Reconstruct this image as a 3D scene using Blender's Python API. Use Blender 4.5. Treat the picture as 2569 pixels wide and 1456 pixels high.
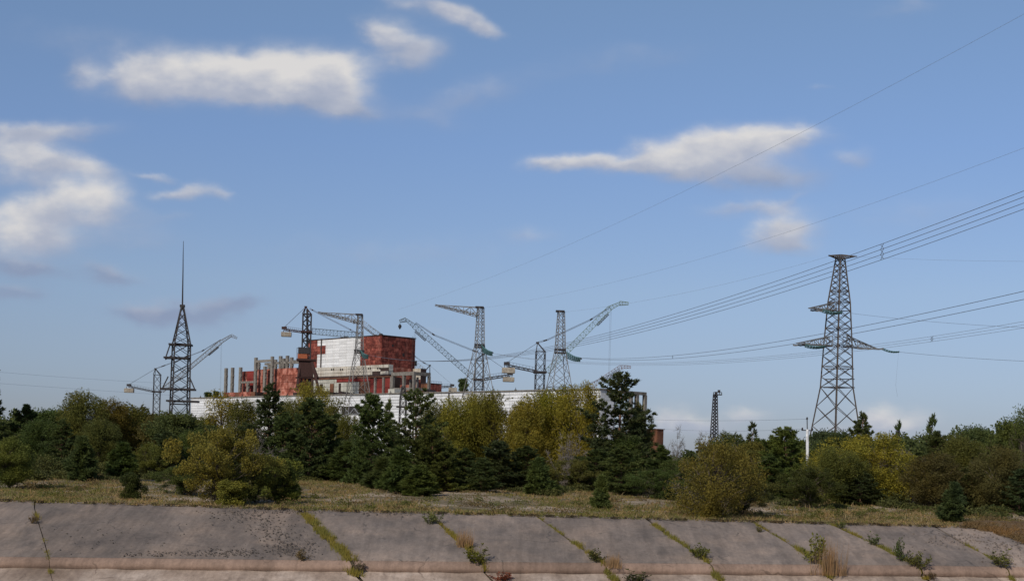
import bpy, math, random
import numpy as np
from mathutils import Vector, Matrix

random.seed(7)
rng = np.random.default_rng(7)
for o in list(bpy.data.objects):
    bpy.data.objects.remove(o, do_unlink=True)
SC = bpy.context.scene
COL = SC.collection

# ------------------------------------------------------------------ camera
# photograph measured on a 2568 x 1456 grid; focal length and horizon in that grid
F, UC, VH, H, ROLL = 3528.0, 1284.0, 1145.0, 5.5, math.radians(1.6)
CR, SR = math.cos(ROLL), math.sin(ROLL)
cd = bpy.data.cameras.new('camera')
cam = bpy.data.objects.new('camera', cd); COL.objects.link(cam)
cd.sensor_width = 36.0
cd.lens = 36.0 * F / 2568.0
cd.shift_y = (VH - 728.0) / 2568.0
cd.clip_start = 0.5; cd.clip_end = 30000
cam.matrix_world = Matrix(((CR, -SR, 0, 0), (0, 0, -1, 0), (SR, CR, 0, H), (0, 0, 0, 1)))
SC.camera = cam

# ------------------------------------------------------------------ light, sky
SUN_EL, SUN_AZ = math.radians(37), math.radians(-148)   # azimuth clockwise from +Y (view direction): from behind, left
sun_dir = Vector((math.sin(SUN_AZ) * math.cos(SUN_EL), math.cos(SUN_AZ) * math.cos(SUN_EL), math.sin(SUN_EL)))
sd = bpy.data.lights.new('sun', 'SUN'); sd.energy = 3.2; sd.angle = math.radians(2.0); sd.color = (1.0, 0.93, 0.82)
sun = bpy.data.objects.new('sun', sd); COL.objects.link(sun)
sun.rotation_euler = (-sun_dir).to_track_quat('-Z', 'Y').to_euler()
SKY_STRENGTH = 0.085
SC.view_settings.view_transform = 'Standard'; SC.view_settings.look = 'None'
SC.cycles.max_bounces = 6; SC.cycles.diffuse_bounces = 3; SC.cycles.transmission_bounces = 4
SC.view_settings.exposure = 0.0; SC.view_settings.gamma = 1.0

def ab(u, v):
    dx, dy = u - UC, VH - v
    return dx * CR - dy * SR, dx * SR + dy * CR

# clouds: centre (u,v), half axes, tilt in degrees, amount, brightness
CLOUDS = [
    # long flat-based cloud upper left
    (310, 195, 62, 36, -6, .8, .90), (390, 190, 90, 48, -2, 1.0, .98), (480, 205, 90, 44, 4, .9, .95), (580, 185, 90, 50, 0, 1.1, 1.02), (680, 180, 100, 54, 0, 1.2, 1.04), (780, 185, 95, 54, 2, 1.2, 1.02), (865, 200, 72, 50, 6, 1.1, .98),
    (640, 235, 150, 38, 5, .9, .86), (790, 250, 130, 36, 7, .9, .82), (880, 275, 60, 20, 16, .6, .80), (350, 245, 80, 26, 0, .6, .84), (215, 190, 40, 30, 60, .3, .84),
    # puffs at the top
    (935, 70, 46, 28, 30, .75, .88), (985, 95, 60, 40, 20, .8, .90), (1050, 120, 66, 40, 0, .9, .90), (1010, 160, 60, 26, 0, .7, .86), (1060, 15, 100, 24, 8, .75, .86), (1150, 40, 70, 26, 16, .85, .90), (1215, 68, 46, 18, 20, .8, .92),
    # left group
    (40, 330, 110, 26, 0, .5, .84), (190, 325, 110, 22, -4, .5, .80), (30, 385, 110, 40, 4, .95, .94), (130, 405, 90, 32, 8, .85, .94), (230, 420, 66, 20, 8, .7, .92), (30, 450, 100, 30, 0, .6, .84),
    (195, 495, 84, 44, 0, 1.15, 1.03), (270, 500, 46, 40, 0, .8, .98), (100, 520, 80, 34, -4, .8, .94), (30, 575, 110, 40, 0, 1.0, .96), (120, 590, 90, 34, 4, .8, .94), (30, 640, 120, 30, 0, .7, .84), (190, 550, 130, 20, 2, .5, .82),
    (385, 446, 40, 11, 12, .8, .92), (430, 494, 46, 13, 0, .7, .90), (490, 484, 50, 18, -6, .9, .94), (556, 492, 36, 11, 4, .7, .92), (350, 540, 50, 26, 0, .35, .85), (440, 545, 46, 14, 0, .3, .84),
    # right group
    (1375, 418, 60, 20, 0, .8, .92), (1460, 412, 90, 22, 0, 1.0, .98), (1560, 412, 90, 20, 0, .9, .95), (1625, 385, 40, 26, 20, .8, .98), (1720, 385, 70, 40, -4, 1.1, 1.0), (1810, 360, 80, 38, -6, 1.1, 1.02), (1910, 348, 80, 34, -6, 1.05, 1.02), (2010, 338, 66, 28, -4, 1.0, .98), (1700, 425, 130, 24, 4, .7, .86), (1850, 405, 130, 30, -2, .7, .84), (1930, 440, 120, 34, 0, .45, .76),
    (1880, 527, 110, 20, -4, .8, .88), (1990, 500, 40, 10, -20, .4, .86), (1930, 590, 60, 34, -20, .9, .92), (1990, 580, 56, 40, 0, .95, .93), (2000, 625, 60, 18, 0, .6, .84), (2145, 398, 50, 30, 0, .55, .84), (2060, 222, 34, 10, 0, .45, .86), (2275, 24, 90, 24, -8, .5, .84),
    # low on the horizon
    (1690, 1055, 70, 36, 0, .8, .92), (1760, 1075, 90, 26, 0, .6, .90), (1870, 1042, 56, 26, 0, .85, .92), (2200, 1045, 60, 34, 0, .9, .94), (2290, 1055, 80, 30, 0, .8, .92), (2120, 1075, 120, 18, 0, .5, .90), (1095, 832, 40, 12, 0, .35, .9),
    # thin grey patches low at left, faint veils
    (75, 682, 100, 20, 6, 1.1, .56), (290, 690, 80, 20, 8, 1.0, .57), (375, 782, 100, 26, 0, 1.1, .56), (580, 767, 66, 24, -8, 1.15, .56), (20, 732, 90, 20, 0, .9, .58), (470, 800, 130, 28, 4, .7, .59),
    (90, 330, 170, 26, 0, .5, .80), (330, 600, 120, 36, 0, .45, .78), (1320, 588, 80, 18, 0, .45, .85), (1190, 240, 140, 36, -14, .5, .80), (1080, 300, 90, 24, 4, .4, .80), (240, 110, 240, 46, 5, .36, .8), (2330, 540, 240, 50, -6, .34, .82), (1900, 455, 170, 36, 0, .5, .72), (200, 190, 50, 40, 70, .45, .82), (1000, 640, 380, 50, 0, .34, .82), (1560, 150, 200, 40, -8, .34, .8),
]
def build_world():
    w = bpy.data.worlds.new('World'); SC.world = w; w.use_nodes = True
    nt = w.node_tree; N = nt.nodes; L = nt.links
    for n in list(N): N.remove(n)
    def node(t, **k):
        n = N.new(t)
        for a, b in k.items(): setattr(n, a, b)
        return n
    def math_(op, a, b=None, c=None):
        n = node('ShaderNodeMath', operation=op)
        for i, x in enumerate((a, b, c)):
            if x is None: continue
            if isinstance(x, (int, float)): n.inputs[i].default_value = x
            else: L.new(x, n.inputs[i])
        return n.outputs[0]
    out = node('ShaderNodeOutputWorld'); bg = node('ShaderNodeBackground'); bg.inputs['Strength'].default_value = SKY_STRENGTH
    sky = node('ShaderNodeTexSky', sky_type='NISHITA'); sky.sun_disc = False
    sky.sun_elevation = SUN_EL; sky.sun_rotation = SUN_AZ
    sky.air_density = 1.0; sky.dust_density = 0.6; sky.ozone_density = 3.0; sky.altitude = 100
    tc = node('ShaderNodeTexCoord'); sep = node('ShaderNodeSeparateXYZ'); L.new(tc.outputs['Generated'], sep.inputs[0])
    x, y, z = sep.outputs
    ys = math_('MAXIMUM', y, 0.05)
    a = math_('MULTIPLY', math_('DIVIDE', x, ys), F); b = math_('MULTIPLY', math_('DIVIDE', z, ys), F)
    comb = node('ShaderNodeCombineXYZ'); L.new(a, comb.inputs[0]); L.new(b, comb.inputs[1])
    # ragged edges: warp the position with noise
    def noise(scale, detail, vec, rough=0.55):
        n = node('ShaderNodeTexNoise'); n.inputs['Scale'].default_value = scale; n.inputs['Detail'].default_value = detail; n.inputs['Roughness'].default_value = rough
        L.new(vec, n.inputs['Vector']); return n
    st = node('ShaderNodeVectorMath', operation='MULTIPLY'); L.new(comb.outputs[0], st.inputs[0]); st.inputs[1].default_value = (0.01, 0.016, 1)
    n1 = noise(0.9, 5, st.outputs[0], .5)
    wv = node('ShaderNodeVectorMath', operation='SUBTRACT'); L.new(n1.outputs['Color'], wv.inputs[0]); wv.inputs[1].default_value = (.5, .5, .5)
    ws = node('ShaderNodeVectorMath', operation='MULTIPLY_ADD'); L.new(wv.outputs[0], ws.inputs[0]); ws.inputs[1].default_value = (105, 56, 0); L.new(comb.outputs[0], ws.inputs[2])
    P = ws.outputs[0]
    acc = None
    for (u, v, rx, ry, tilt, s, br) in CLOUDS:
        ca, cb = ab(u, v)
        m = node('ShaderNodeMapping', vector_type='TEXTURE')
        m.inputs['Location'].default_value = (ca, cb, 0); m.inputs['Rotation'].default_value = (0, 0, math.radians(-tilt)); m.inputs['Scale'].default_value = (rx, ry, 1)
        if acc is None: L.new(P, m.inputs['Vector'])
        else:   # chained so that the renderer works through the clouds one after another
            ch = node('ShaderNodeVectorMath', operation='MULTIPLY_ADD'); L.new(acc, ch.inputs[0]); ch.inputs[1].default_value = (1e-7, 1e-7, 0); L.new(P, ch.inputs[2]); L.new(ch.outputs[0], m.inputs['Vector'])
        d = node('ShaderNodeVectorMath', operation='DOT_PRODUCT'); L.new(m.outputs[0], d.inputs[0]); L.new(m.outputs[0], d.inputs[1])
        g = math_('MULTIPLY', math_('EXPONENT', math_('MULTIPLY', d.outputs['Value'], -0.9)), s)
        sp = node('ShaderNodeSeparateXYZ'); L.new(m.outputs[0], sp.inputs[0])
        t = math_('MULTIPLY', g, math_('MULTIPLY_ADD', sp.outputs[1], 0.17, br - .05))
        # one running vector sum (amount, brightness): keeps the shader small
        gt = node('ShaderNodeCombineXYZ'); L.new(g, gt.inputs[0]); L.new(t, gt.inputs[1])
        if acc is None: acc = gt.outputs[0]
        else:
            va = node('ShaderNodeVectorMath', operation='ADD'); L.new(acc, va.inputs[0]); L.new(gt.outputs[0], va.inputs[1]); acc = va.outputs[0]
    asep = node('ShaderNodeSeparateXYZ'); L.new(acc, asep.inputs[0]); dens, tone = asep.outputs[0], asep.outputs[1]
    front = node('ShaderNodeMapRange'); L.new(y, front.inputs[0]); front.inputs[1].default_value = 0.3; front.inputs[2].default_value = 0.6
    dens_f = math_('MULTIPLY', dens, front.outputs[0])
    tone_n = math_('DIVIDE', tone, math_('MAXIMUM', dens, 0.02))
    # detail
    n2 = noise(1.1, 5, st.outputs[0], 0.5)
    det = math_('MULTIPLY_ADD', n2.outputs['Fac'], 1.0, -0.5)
    al = math_('MULTIPLY_ADD', det, math_('MULTIPLY', math_('MINIMUM', dens_f, 0.75), 1.5), dens_f)
    mr = node('ShaderNodeMapRange', interpolation_type='SMOOTHSTEP'); L.new(al, mr.inputs[0]); mr.inputs[1].default_value = 0.03; mr.inputs[2].default_value = 1.42; mr.inputs[4].default_value = 0.95
    # the same kind of scattered clouds all round the sky outside the view
    sv = node('ShaderNodeVectorMath', operation='MULTIPLY'); L.new(tc.outputs['Generated'], sv.inputs[0]); sv.inputs[1].default_value = (1, 1, 2.2)
    n3 = noise(3.0, 7, sv.outputs[0])
    mo = node('ShaderNodeMapRange', interpolation_type='SMOOTHSTEP'); L.new(n3.outputs['Fac'], mo.inputs[0]); mo.inputs[1].default_value = 0.52; mo.inputs[2].default_value = 0.68; mo.inputs[4].default_value = .8
    away = node('ShaderNodeMapRange', interpolation_type='SMOOTHSTEP')
    nd = node('ShaderNodeVectorMath', operation='DOT_PRODUCT'); L.new(tc.outputs['Generated'], nd.inputs[0]); nd.inputs[1].default_value = Vector((0, 1, 0.13)).normalized()
    L.new(nd.outputs['Value'], away.inputs[0]); away.inputs[1].default_value = 0.91; away.inputs[2].default_value = 0.82; away.inputs[3].default_value = 0; away.inputs[4].default_value = 1
    alpha_o = math_('MULTIPLY', mo.outputs[0], away.outputs[0])
    alpha = math_('MAXIMUM', mr.outputs[0], alpha_o)
    tone_all = node('ShaderNodeMix', data_type='FLOAT'); L.new(away.outputs[0], tone_all.inputs[0]); L.new(tone_n, tone_all.inputs[2]); tone_all.inputs[3].default_value = 0.9
    lump = math_('MULTIPLY_ADD', n1.outputs['Fac'], 0.5, -0.27)
    tn = math_('ADD', tone_all.outputs[0], lump)
    ramp = node('ShaderNodeValToRGB'); L.new(tn, ramp.inputs[0])
    e = ramp.color_ramp.elements
    k = 1.0 / SKY_STRENGTH
    e[0].position = 0.5; e[0].color = (.26, .32, .46, 1); e[1].position = 1.06; e[1].color = (.72, .70, .685, 1)
    m_ = ramp.color_ramp.elements.new(.8); m_.color = (.44, .47, .56, 1)
    cs = node('ShaderNodeVectorMath', operation='SCALE'); L.new(ramp.outputs[0], cs.inputs[0]); cs.inputs['Scale'].default_value = k
    # clear late-summer air: bluer and less milky towards the horizon than the default
    zr = node('ShaderNodeMapRange'); L.new(z, zr.inputs[0]); zr.inputs[2].default_value = 0.5
    air = node('ShaderNodeValToRGB'); L.new(zr.outputs[0], air.inputs[0]); ae = air.color_ramp.elements
    ae[0].position = 0.0; ae[0].color = (.50, .55, .80, 1); ae[1].position = .62; ae[1].color = (1.0, .98, 1.0, 1)
    for p_, c_ in ((.072, (.55, .58, .80)), (.154, (.66, .65, .80)), (.236, (.77, .74, .84)), (.43, (.85, .85, .97))):
        q_ = ae.new(p_); q_.color = (*c_, 1)
    hs = node('ShaderNodeMix', data_type='RGBA'); hs.blend_type = 'MULTIPLY'; hs.inputs[0].default_value = 1.0
    L.new(sky.outputs[0], hs.inputs[6]); L.new(air.outputs[0], hs.inputs[7])
    hg = node('ShaderNodeVectorMath', operation='SCALE'); L.new(hs.outputs[2], hg.inputs[0]); hg.inputs['Scale'].default_value = 1.22
    mix = node('ShaderNodeMix', data_type='RGBA'); L.new(alpha, mix.inputs[0]); L.new(hg.outputs[0], mix.inputs[6]); L.new(cs.outputs[0], mix.inputs[7])
    w.cycles.sampling_method = 'MANUAL'; w.cycles.sample_map_resolution = 256
    L.new(mix.outputs[2], bg.inputs['Color']); L.new(bg.outputs[0], out.inputs[0])
build_world()

# ------------------------------------------------------------------ helpers
def px(u, v, Y):
    a, b = ab(u, v)
    return Vector((a / F * Y, Y, H + b / F * Y))
def proj(p):
    a, b = p[0] / p[1] * F, (p[2] - H) / p[1] * F
    dx, dy = a * CR + b * SR, -a * SR + b * CR
    return UC + dx, VH - dy
def zone(x0, y0, x1, w):           # enlarged detail views of the photograph -> measuring grid
    s = (x1 - x0) / w
    return lambda x, y: ((x0 + x * s) * 0.66875, (y0 + y * s) * 0.66875)
z1 = zone(400, 850, 1000, 1092); z2 = zone(780, 1100, 1300, 1761); z3 = zone(1150, 1120, 1700, 1953)
z4 = zone(1450, 1080, 2000, 1780); z5 = zone(1850, 1080, 2500, 1577); z6 = zone(2880, 920, 3440, 1073)

class MB:
    def __init__(s): s.V = []; s.F = []
    def bar(s, p, q, w, w2=None):
        p, q = Vector(p), Vector(q); d = q - p
        if d.length < 1e-6: return s
        d.normalize(); up = Vector((0, 0, 1)) if abs(d.z) < .9 else Vector((1, 0, 0))
        a = d.cross(up).normalized(); b = d.cross(a)
        w2 = w if w2 is None else w2; n = len(s.V)
        for c, r in ((p, w / 2), (q, w2 / 2)):
            for i, j in ((-1, -1), (1, -1), (1, 1), (-1, 1)): s.V.append(tuple(c + a * (i * r) + b * (j * r)))
        s.F += [(n, n+1, n+5, n+4), (n+1, n+2, n+6, n+5), (n+2, n+3, n+7, n+6), (n+3, n, n+4, n+7), (n+3, n+2, n+1, n), (n+4, n+5, n+6, n+7)]
        return s
    def pl(s, pts, w):
        for i in range(len(pts) - 1): s.bar(pts[i], pts[i+1], w)
        return s
    def obox(s, o, ex, ey, ez):
        o, ex, ey, ez = Vector(o), Vector(ex), Vector(ey), Vector(ez); n = len(s.V)
        for c in (o, o+ex, o+ex+ey, o+ey): s.V.append(tuple(c))
        for c in (o, o+ex, o+ex+ey, o+ey): s.V.append(tuple(c + ez))
        s.F += [(n+3, n+2, n+1, n), (n+4, n+5, n+6, n+7), (n, n+1, n+5, n+4), (n+1, n+2, n+6, n+5), (n+2, n+3, n+7, n+6), (n+3, n, n+4, n+7)]
        return s
    def cbox(s, c, sx, sy, sz, rz=0):
        c = Vector(c); ca, sa = math.cos(rz), math.sin(rz)
        ex = Vector((ca, sa, 0)) * sx; ey = Vector((-sa, ca, 0)) * sy; ez = Vector((0, 0, sz))
        return s.obox(c - ex / 2 - ey / 2 - ez / 2, ex, ey, ez)
    def tube(s, pts, radii, n=8):
        base = len(s.V); pts = [Vector(p) for p in pts]
        for i, p in enumerate(pts):
            d = (pts[min(i+1, len(pts)-1)] - pts[max(i-1, 0)]).normalized()
            up = Vector((0, 0, 1)) if abs(d.z) < .9 else Vector((1, 0, 0))
            a = d.cross(up).normalized(); b = d.cross(a)
            for k in range(n):
                t = 2 * math.pi * k / n
                s.V.append(tuple(p + (a * math.cos(t) + b * math.sin(t)) * radii[i]))
        for i in range(len(pts) - 1):
            for k in range(n):
                s.F.append((base+i*n+k, base+i*n+(k+1) % n, base+(i+1)*n+(k+1) % n, base+(i+1)*n+k))
        s.F.append(tuple(base + (len(pts)-1)*n + k for k in range(n)))
        return s
    def mesh(s, name, smooth=False):
        m = bpy.data.meshes.new(name); m.from_pydata(s.V, [], s.F); m.update()
        if smooth: m.polygons.foreach_set('use_smooth', [True] * len(m.polygons))
        return m
    def build(s, name, mat, parent=None, smooth=False):
        return link(name, s.mesh(name, smooth), mat, parent)
def link(name, mesh, mat=None, parent=None):
    o = bpy.data.objects.new(name, mesh); COL.objects.link(o)
    if mat and mesh is not None and not mesh.materials: mesh.materials.append(mat)
    if parent is not None: attach(o, parent)
    return o
BASE = {}
def attach(o, parent):
    o.parent = parent
    if parent.name in BASE: o.matrix_parent_inverse = Matrix.Translation(-BASE[parent.name])
def tag(o, label=None, cat=None, group=None, kind=None):
    if label: o['label'] = label
    if cat: o['category'] = cat
    if group: o['group'] = group
    if kind: o['kind'] = kind
    return o
def thing(name, loc, label, cat, group=None):
    o = bpy.data.objects.new(name, None); COL.objects.link(o); o.location = loc; o.empty_display_size = .1
    BASE[o.name] = Vector(loc)
    return tag(o, label, cat, group)
def quads(name, c, ux, uy, tri=False):
    """many small leaf faces: centres, half axes"""
    n = len(c)
    if tri: v = np.stack([c - ux, c + ux, c + uy], 1); k = 3
    else: v = np.stack([c - uy, c + ux * 1.0, c + uy, c - ux * 1.0], 1); k = 4
    m = bpy.data.meshes.new(name); m.vertices.add(n * k); m.vertices.foreach_set('co', v.reshape(-1).astype(np.float32))
    m.loops.add(n * k); m.loops.foreach_set('vertex_index', np.arange(n * k, dtype=np.int32))
    m.polygons.add(n); m.polygons.foreach_set('loop_start', np.arange(0, n * k, k, dtype=np.int32))
    m.update(calc_edges=True); m.validate()
    return m
def unit(a): return a / np.maximum(np.linalg.norm(a, axis=-1, keepdims=True), 1e-9)

# ------------------------------------------------------------------ materials
def mat_new(name):
    m = bpy.data.materials.new(name); m.use_nodes = True
    nt = m.node_tree; b = nt.nodes['Principled BSDF']; b.inputs['Roughness'].default_value = .85
    b.inputs['Specular IOR Level'].default_value = .25
    return m, nt, b
def ramp_nodes(nt, fac, stops):
    r = nt.nodes.new('ShaderNodeValToRGB'); nt.links.new(fac, r.inputs[0]); e = r.color_ramp.elements
    e[0].position, e[0].color = stops[0][0], (*stops[0][1], 1); e[1].position, e[1].color = stops[-1][0], (*stops[-1][1], 1)
    for p, c in stops[1:-1]:
        k = e.new(p); k.color = (*c, 1)
    return r.outputs[0]
def nz(nt, scale, detail=5, vec=None, stretch=(1, 1, 1), rough=.6):
    mp = nt.nodes.new('ShaderNodeMapping'); mp.inputs['Scale'].default_value = stretch
    if vec is None:
        g = nt.nodes.new('ShaderNodeNewGeometry'); vec = g.outputs['Position']
    nt.links.new(vec, mp.inputs[0])
    n = nt.nodes.new('ShaderNodeTexNoise'); n.inputs['Scale'].default_value = scale; n.inputs['Detail'].default_value = detail; n.inputs['Roughness'].default_value = rough
    nt.links.new(mp.outputs[0], n.inputs['Vector']); return n.outputs['Fac']
def mixc(nt, fac, a, b, mode='MIX'):
    m = nt.nodes.new('ShaderNodeMix'); m.data_type = 'RGBA'; m.blend_type = mode
    for i, x in ((0, fac), (6, a), (7, b)):
        if isinstance(x, (int, float)): m.inputs[i].default_value = x
        elif isinstance(x, tuple): m.inputs[i].default_value = (*x, 1)
        else: nt.links.new(x, m.inputs[i])
    return m.outputs[2]
def mrange(nt, x, a, b, c=0, d=1):
    m = nt.nodes.new('ShaderNodeMapRange'); nt.links.new(x, m.inputs[0])
    for i, q in enumerate((a, b, c, d)): m.inputs[i + 1].default_value = q
    return m.outputs[0]
def bump(nt, b, h, strength=.4, dist=.1):
    n = nt.nodes.new('ShaderNodeBump'); n.inputs['Strength'].default_value = strength; n.inputs['Distance'].default_value = dist
    nt.links.new(h, n.inputs['Height']); nt.links.new(n.outputs[0], b.inputs['Normal'])
def weathered(name, stops, scale=.3, streak=None, grime=0.0, fine=2.0, rough=.85, metal=0.0, tint=True, tv=(.86, 1.1)):
    m, nt, b = mat_new(name)
    c = ramp_nodes(nt, nz(nt, scale, 8), stops)
    if streak:
        s = mrange(nt, nz(nt, 1.0, 5, stretch=(streak[1], streak[1], streak[1] * .07)), .52, .72)
        sm = nt.nodes.new('ShaderNodeMath'); sm.operation = 'MULTIPLY'; sm.inputs[1].default_value = streak[2]; nt.links.new(s, sm.inputs[0])
        c = mixc(nt, sm.outputs[0], c, streak[0])
    f = mrange(nt, nz(nt, fine, 6), .3, .7, 1 - .22, 1 + .22)
    fc = nt.nodes.new('ShaderNodeCombineXYZ')
    for i in range(3): nt.links.new(f, fc.inputs[i])
    c = mixc(nt, 1.0, c, fc.outputs[0], 'MULTIPLY')
    if tint:   # small differences from piece to piece
        oi = nt.nodes.new('ShaderNodeObjectInfo'); t = mrange(nt, oi.outputs['Random'], 0, 1, *tv)
        tc = nt.nodes.new('ShaderNodeCombineXYZ')
        for i in range(3): nt.links.new(t, tc.inputs[i])
        c = mixc(nt, 1.0, c, tc.outputs[0], 'MULTIPLY')
    nt.links.new(c, b.inputs['Base Color']); b.inputs['Roughness'].default_value = rough; b.inputs['Metallic'].default_value = metal
    return m
def plain(name, col, rough=.7, metal=0.0, var=.2, scale=1.5):
    return weathered(name, [(.3, tuple(x * (1 - var) for x in col)), (.7, tuple(x * (1 + var) for x in col))], scale, rough=rough, metal=metal, tint=False)

M = {}
M['white_panel'] = weathered('white_panel', [(.25, (.58, .58, .57)), (.5, (.68, .68, .67)), (.75, (.68, .67, .655))], .12, ((.48, .44, .38), .4, .35))
M['hall_panel'] = weathered('hall_panel', [(.25, (.56, .57, .57)), (.55, (.64, .65, .66)), (.8, (.68, .68, .68))], .06, ((.48, .43, .34), .25, .3))
M['rust_dark'] = weathered('rust_dark', [(.34, (.085, .021, .016)), (.5, (.175, .041, .029)), (.68, (.30, .09, .062))], .45, ((.36, .16, .12), .5, .35), fine=.9, tv=(.68, 1.2))
M['rust_pink'] = weathered('rust_pink', [(.34, (.12, .028, .02)), (.48, (.28, .085, .055)), (.62, (.46, .20, .15))], .3, ((.12, .03, .02), .8, .7), fine=.9, tv=(.75, 1.2))
M['red_panel'] = weathered('red_panel', [(.3, (.14, .018, .015)), (.7, (.22, .035, .028))], .2, ((.09, .03, .02), .5, .4))
M['cream'] = weathered('cream', [(.28, (.30, .26, .20)), (.5, (.48, .44, .37)), (.75, (.56, .54, .49))], .14, ((.17, .13, .09), .55, .75))
M['cream_grey'] = weathered('cream_grey', [(.28, (.22, .21, .17)), (.5, (.42, .41, .35)), (.75, (.54, .53, .49))], .12, ((.07, .06, .05), .4, .85))
M['concrete'] = weathered('concrete', [(.3, (.125, .112, .095)), (.7, (.25, .23, .20))], .6, ((.08, .07, .06), .8, .6))
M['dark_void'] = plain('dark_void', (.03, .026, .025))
M['dark_roof'] = weathered('dark_roof', [(.3, (.025, .018, .016)), (.7, (.06, .035, .03))], .3)
M['brown_rust'] = weathered('brown_rust', [(.3, (.075, .03, .018)), (.7, (.2, .09, .05))], .3, ((.3, .12, .06), .4, .5))
M['steel_dark'] = plain('steel_dark', (.032, .028, .029), .7, .0)
M['steel_grey'] = plain('steel_grey', (.15, .145, .14), .6, .1)
M['steel_brown'] = plain('steel_brown', (.085, .07, .06), .65, .2)
M['steel_pale'] = plain('steel_pale', (.26, .27, .28), .55, .3)
M['crane_rust'] = plain('crane_rust', (.045, .02, .016), .7, .1)
M['crane_orange'] = plain('crane_orange', (.30, .085, .035), .7)
M['crane_red'] = plain('crane_red', (.17, .105, .095), .7)
M['crane_green'] = plain('crane_green', (.17, .24, .22), .6, .1)
M['crane_blue'] = plain('crane_blue', (.10, .13, .15), .6, .2)
M['weight'] = weathered('weight', [(.3, (.22, .19, .15)), (.7, (.40, .36, .29))], .5, ((.15, .08, .05), 1.2, .6))
M['teal'] = plain('teal', (.06, .13, .125), .4)
M['wire'] = plain('wire', (.13, .145, .17), .5, .4)
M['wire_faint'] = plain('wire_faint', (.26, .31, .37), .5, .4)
M['bark'] = weathered('bark', [(.3, (.05, .04, .032)), (.7, (.13, .10, .075))], 2.0)
M['pine_bark'] = weathered('pine_bark', [(.3, (.06, .038, .026)), (.7, (.17, .095, .055))], 2.0)
M['dead_twig'] = weathered('dead_twig', [(.3, (.10, .085, .07)), (.7, (.22, .19, .165))], 1.0)
M['pole_concrete'] = weathered('pole_concrete', [(.3, (.42, .42, .42)), (.7, (.58, .58, .57))], 1.0)

def leaf_mat(name, trans=.25, spread=(.7, 1.3), hue=(1.15, 1.02, .75)):
    m, nt, b = mat_new(name)
    oi = nt.nodes.new('ShaderNodeObjectInfo'); g = nt.nodes.new('ShaderNodeNewGeometry')
    f = mrange(nt, g.outputs['Random Per Island'], 0, 1, *spread)
    cx = nt.nodes.new('ShaderNodeCombineXYZ')
    for i in range(3): nt.links.new(f, cx.inputs[i])
    c = mixc(nt, 1.0, oi.outputs['Color'], cx.outputs[0], 'MULTIPLY')
    yl = mixc(nt, 1.0, c, hue, 'MULTIPLY')
    k = mrange(nt, nz(nt, .35, 3), .4, .65, 0, .8)
    c = mixc(nt, k, c, yl)
    nt.links.new(c, b.inputs['Base Color']); b.inputs['Roughness'].default_value = .7; b.inputs['Specular IOR Level'].default_value = .15
    tr = nt.nodes.new('ShaderNodeBsdfTranslucent'); nt.links.new(c, tr.inputs[0])
    ms = nt.nodes.new('ShaderNodeMixShader'); ms.inputs[0].default_value = trans
    nt.links.new(b.outputs[0], ms.inputs[1]); nt.links.new(tr.outputs[0], ms.inputs[2]); nt.links.new(ms.outputs[0], nt.nodes['Material Output'].inputs[0])
    return m
M['leaf'] = leaf_mat('leaf', .4)
M['needle'] = leaf_mat('needle', .45, (.75, 1.25), (1.25, 1.12, .8))
M['grass'] = leaf_mat('grass', .25, (.8, 1.2), (1.5, 1.2, .9))

# ------------------------------------------------------------------ bank: measured edge lines
def lerp_tab(tab, u):
    return float(np.interp(u, [t[0] for t in tab], [t[1] for t in tab]))
TOP = [(-1500, 1214), (0, 1255), (400, 1266), (800, 1279), (1200, 1289), (1600, 1300), (2000, 1310), (2300, 1318), (2568, 1325), (2800, 1331)]
TOE = [(-1500, 1384), (0, 1394), (700, 1402), (1200, 1407), (1800, 1412), (2300, 1416), (2568, 1420), (2800, 1424)]
def at_z(u, v, z):
    a, b = ab(u, v); Y = (z - H) * F / b
    return Vector((a / F * Y, Y, z))
def top_pt(u): return at_z(u, lerp_tab(TOP, u), 0.0)
def toe_pt(u): return at_z(u, lerp_tab(TOE, u), float(np.interp(u, [-1500, 0, 2300, 2800], [-4.3, -4.0, -2.8, -2.7])))
EDGE = [top_pt(u) for u in range(-1500, 2801, 50)]
EX = np.array([p.x for p in EDGE]); EY = np.array([p.y for p in EDGE])
def edge_y(x): return np.interp(x, EX, EY)
def vnoise(x, y):
    return (np.sin(x * .31 + 1.3) * np.cos(y * .23 + .4) + .6 * np.sin(x * .83 + y * .47) + .4 * np.sin(x * 1.7 - y * 1.3 + 2.)) / 2.0
def gz(x, y):
    t = y - edge_y(x)
    s = np.clip(t / 55.0, 0, 1); s = s * s * (3 - 2 * s)
    return 1.15 * s + .30 * vnoise(x * .5, y * .35) * np.clip(t / 12, 0, 1) * np.clip((400 - t) / 200, 0, 1)
def gpx(u, v, it=14):
    a, b = ab(u, v); Y = 190.0
    for _ in range(it):
        Y = .5 * Y + .5 * (float(gz(a / F * Y, Y)) - H) * F / b
    return Vector((a / F * Y, Y, float(gz(a / F * Y, Y))))
def on_ground(u, Y):
    x = ab(u, 1200)[0] / F * Y
    return Vector((x, Y, float(gz(x, Y))))

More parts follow.
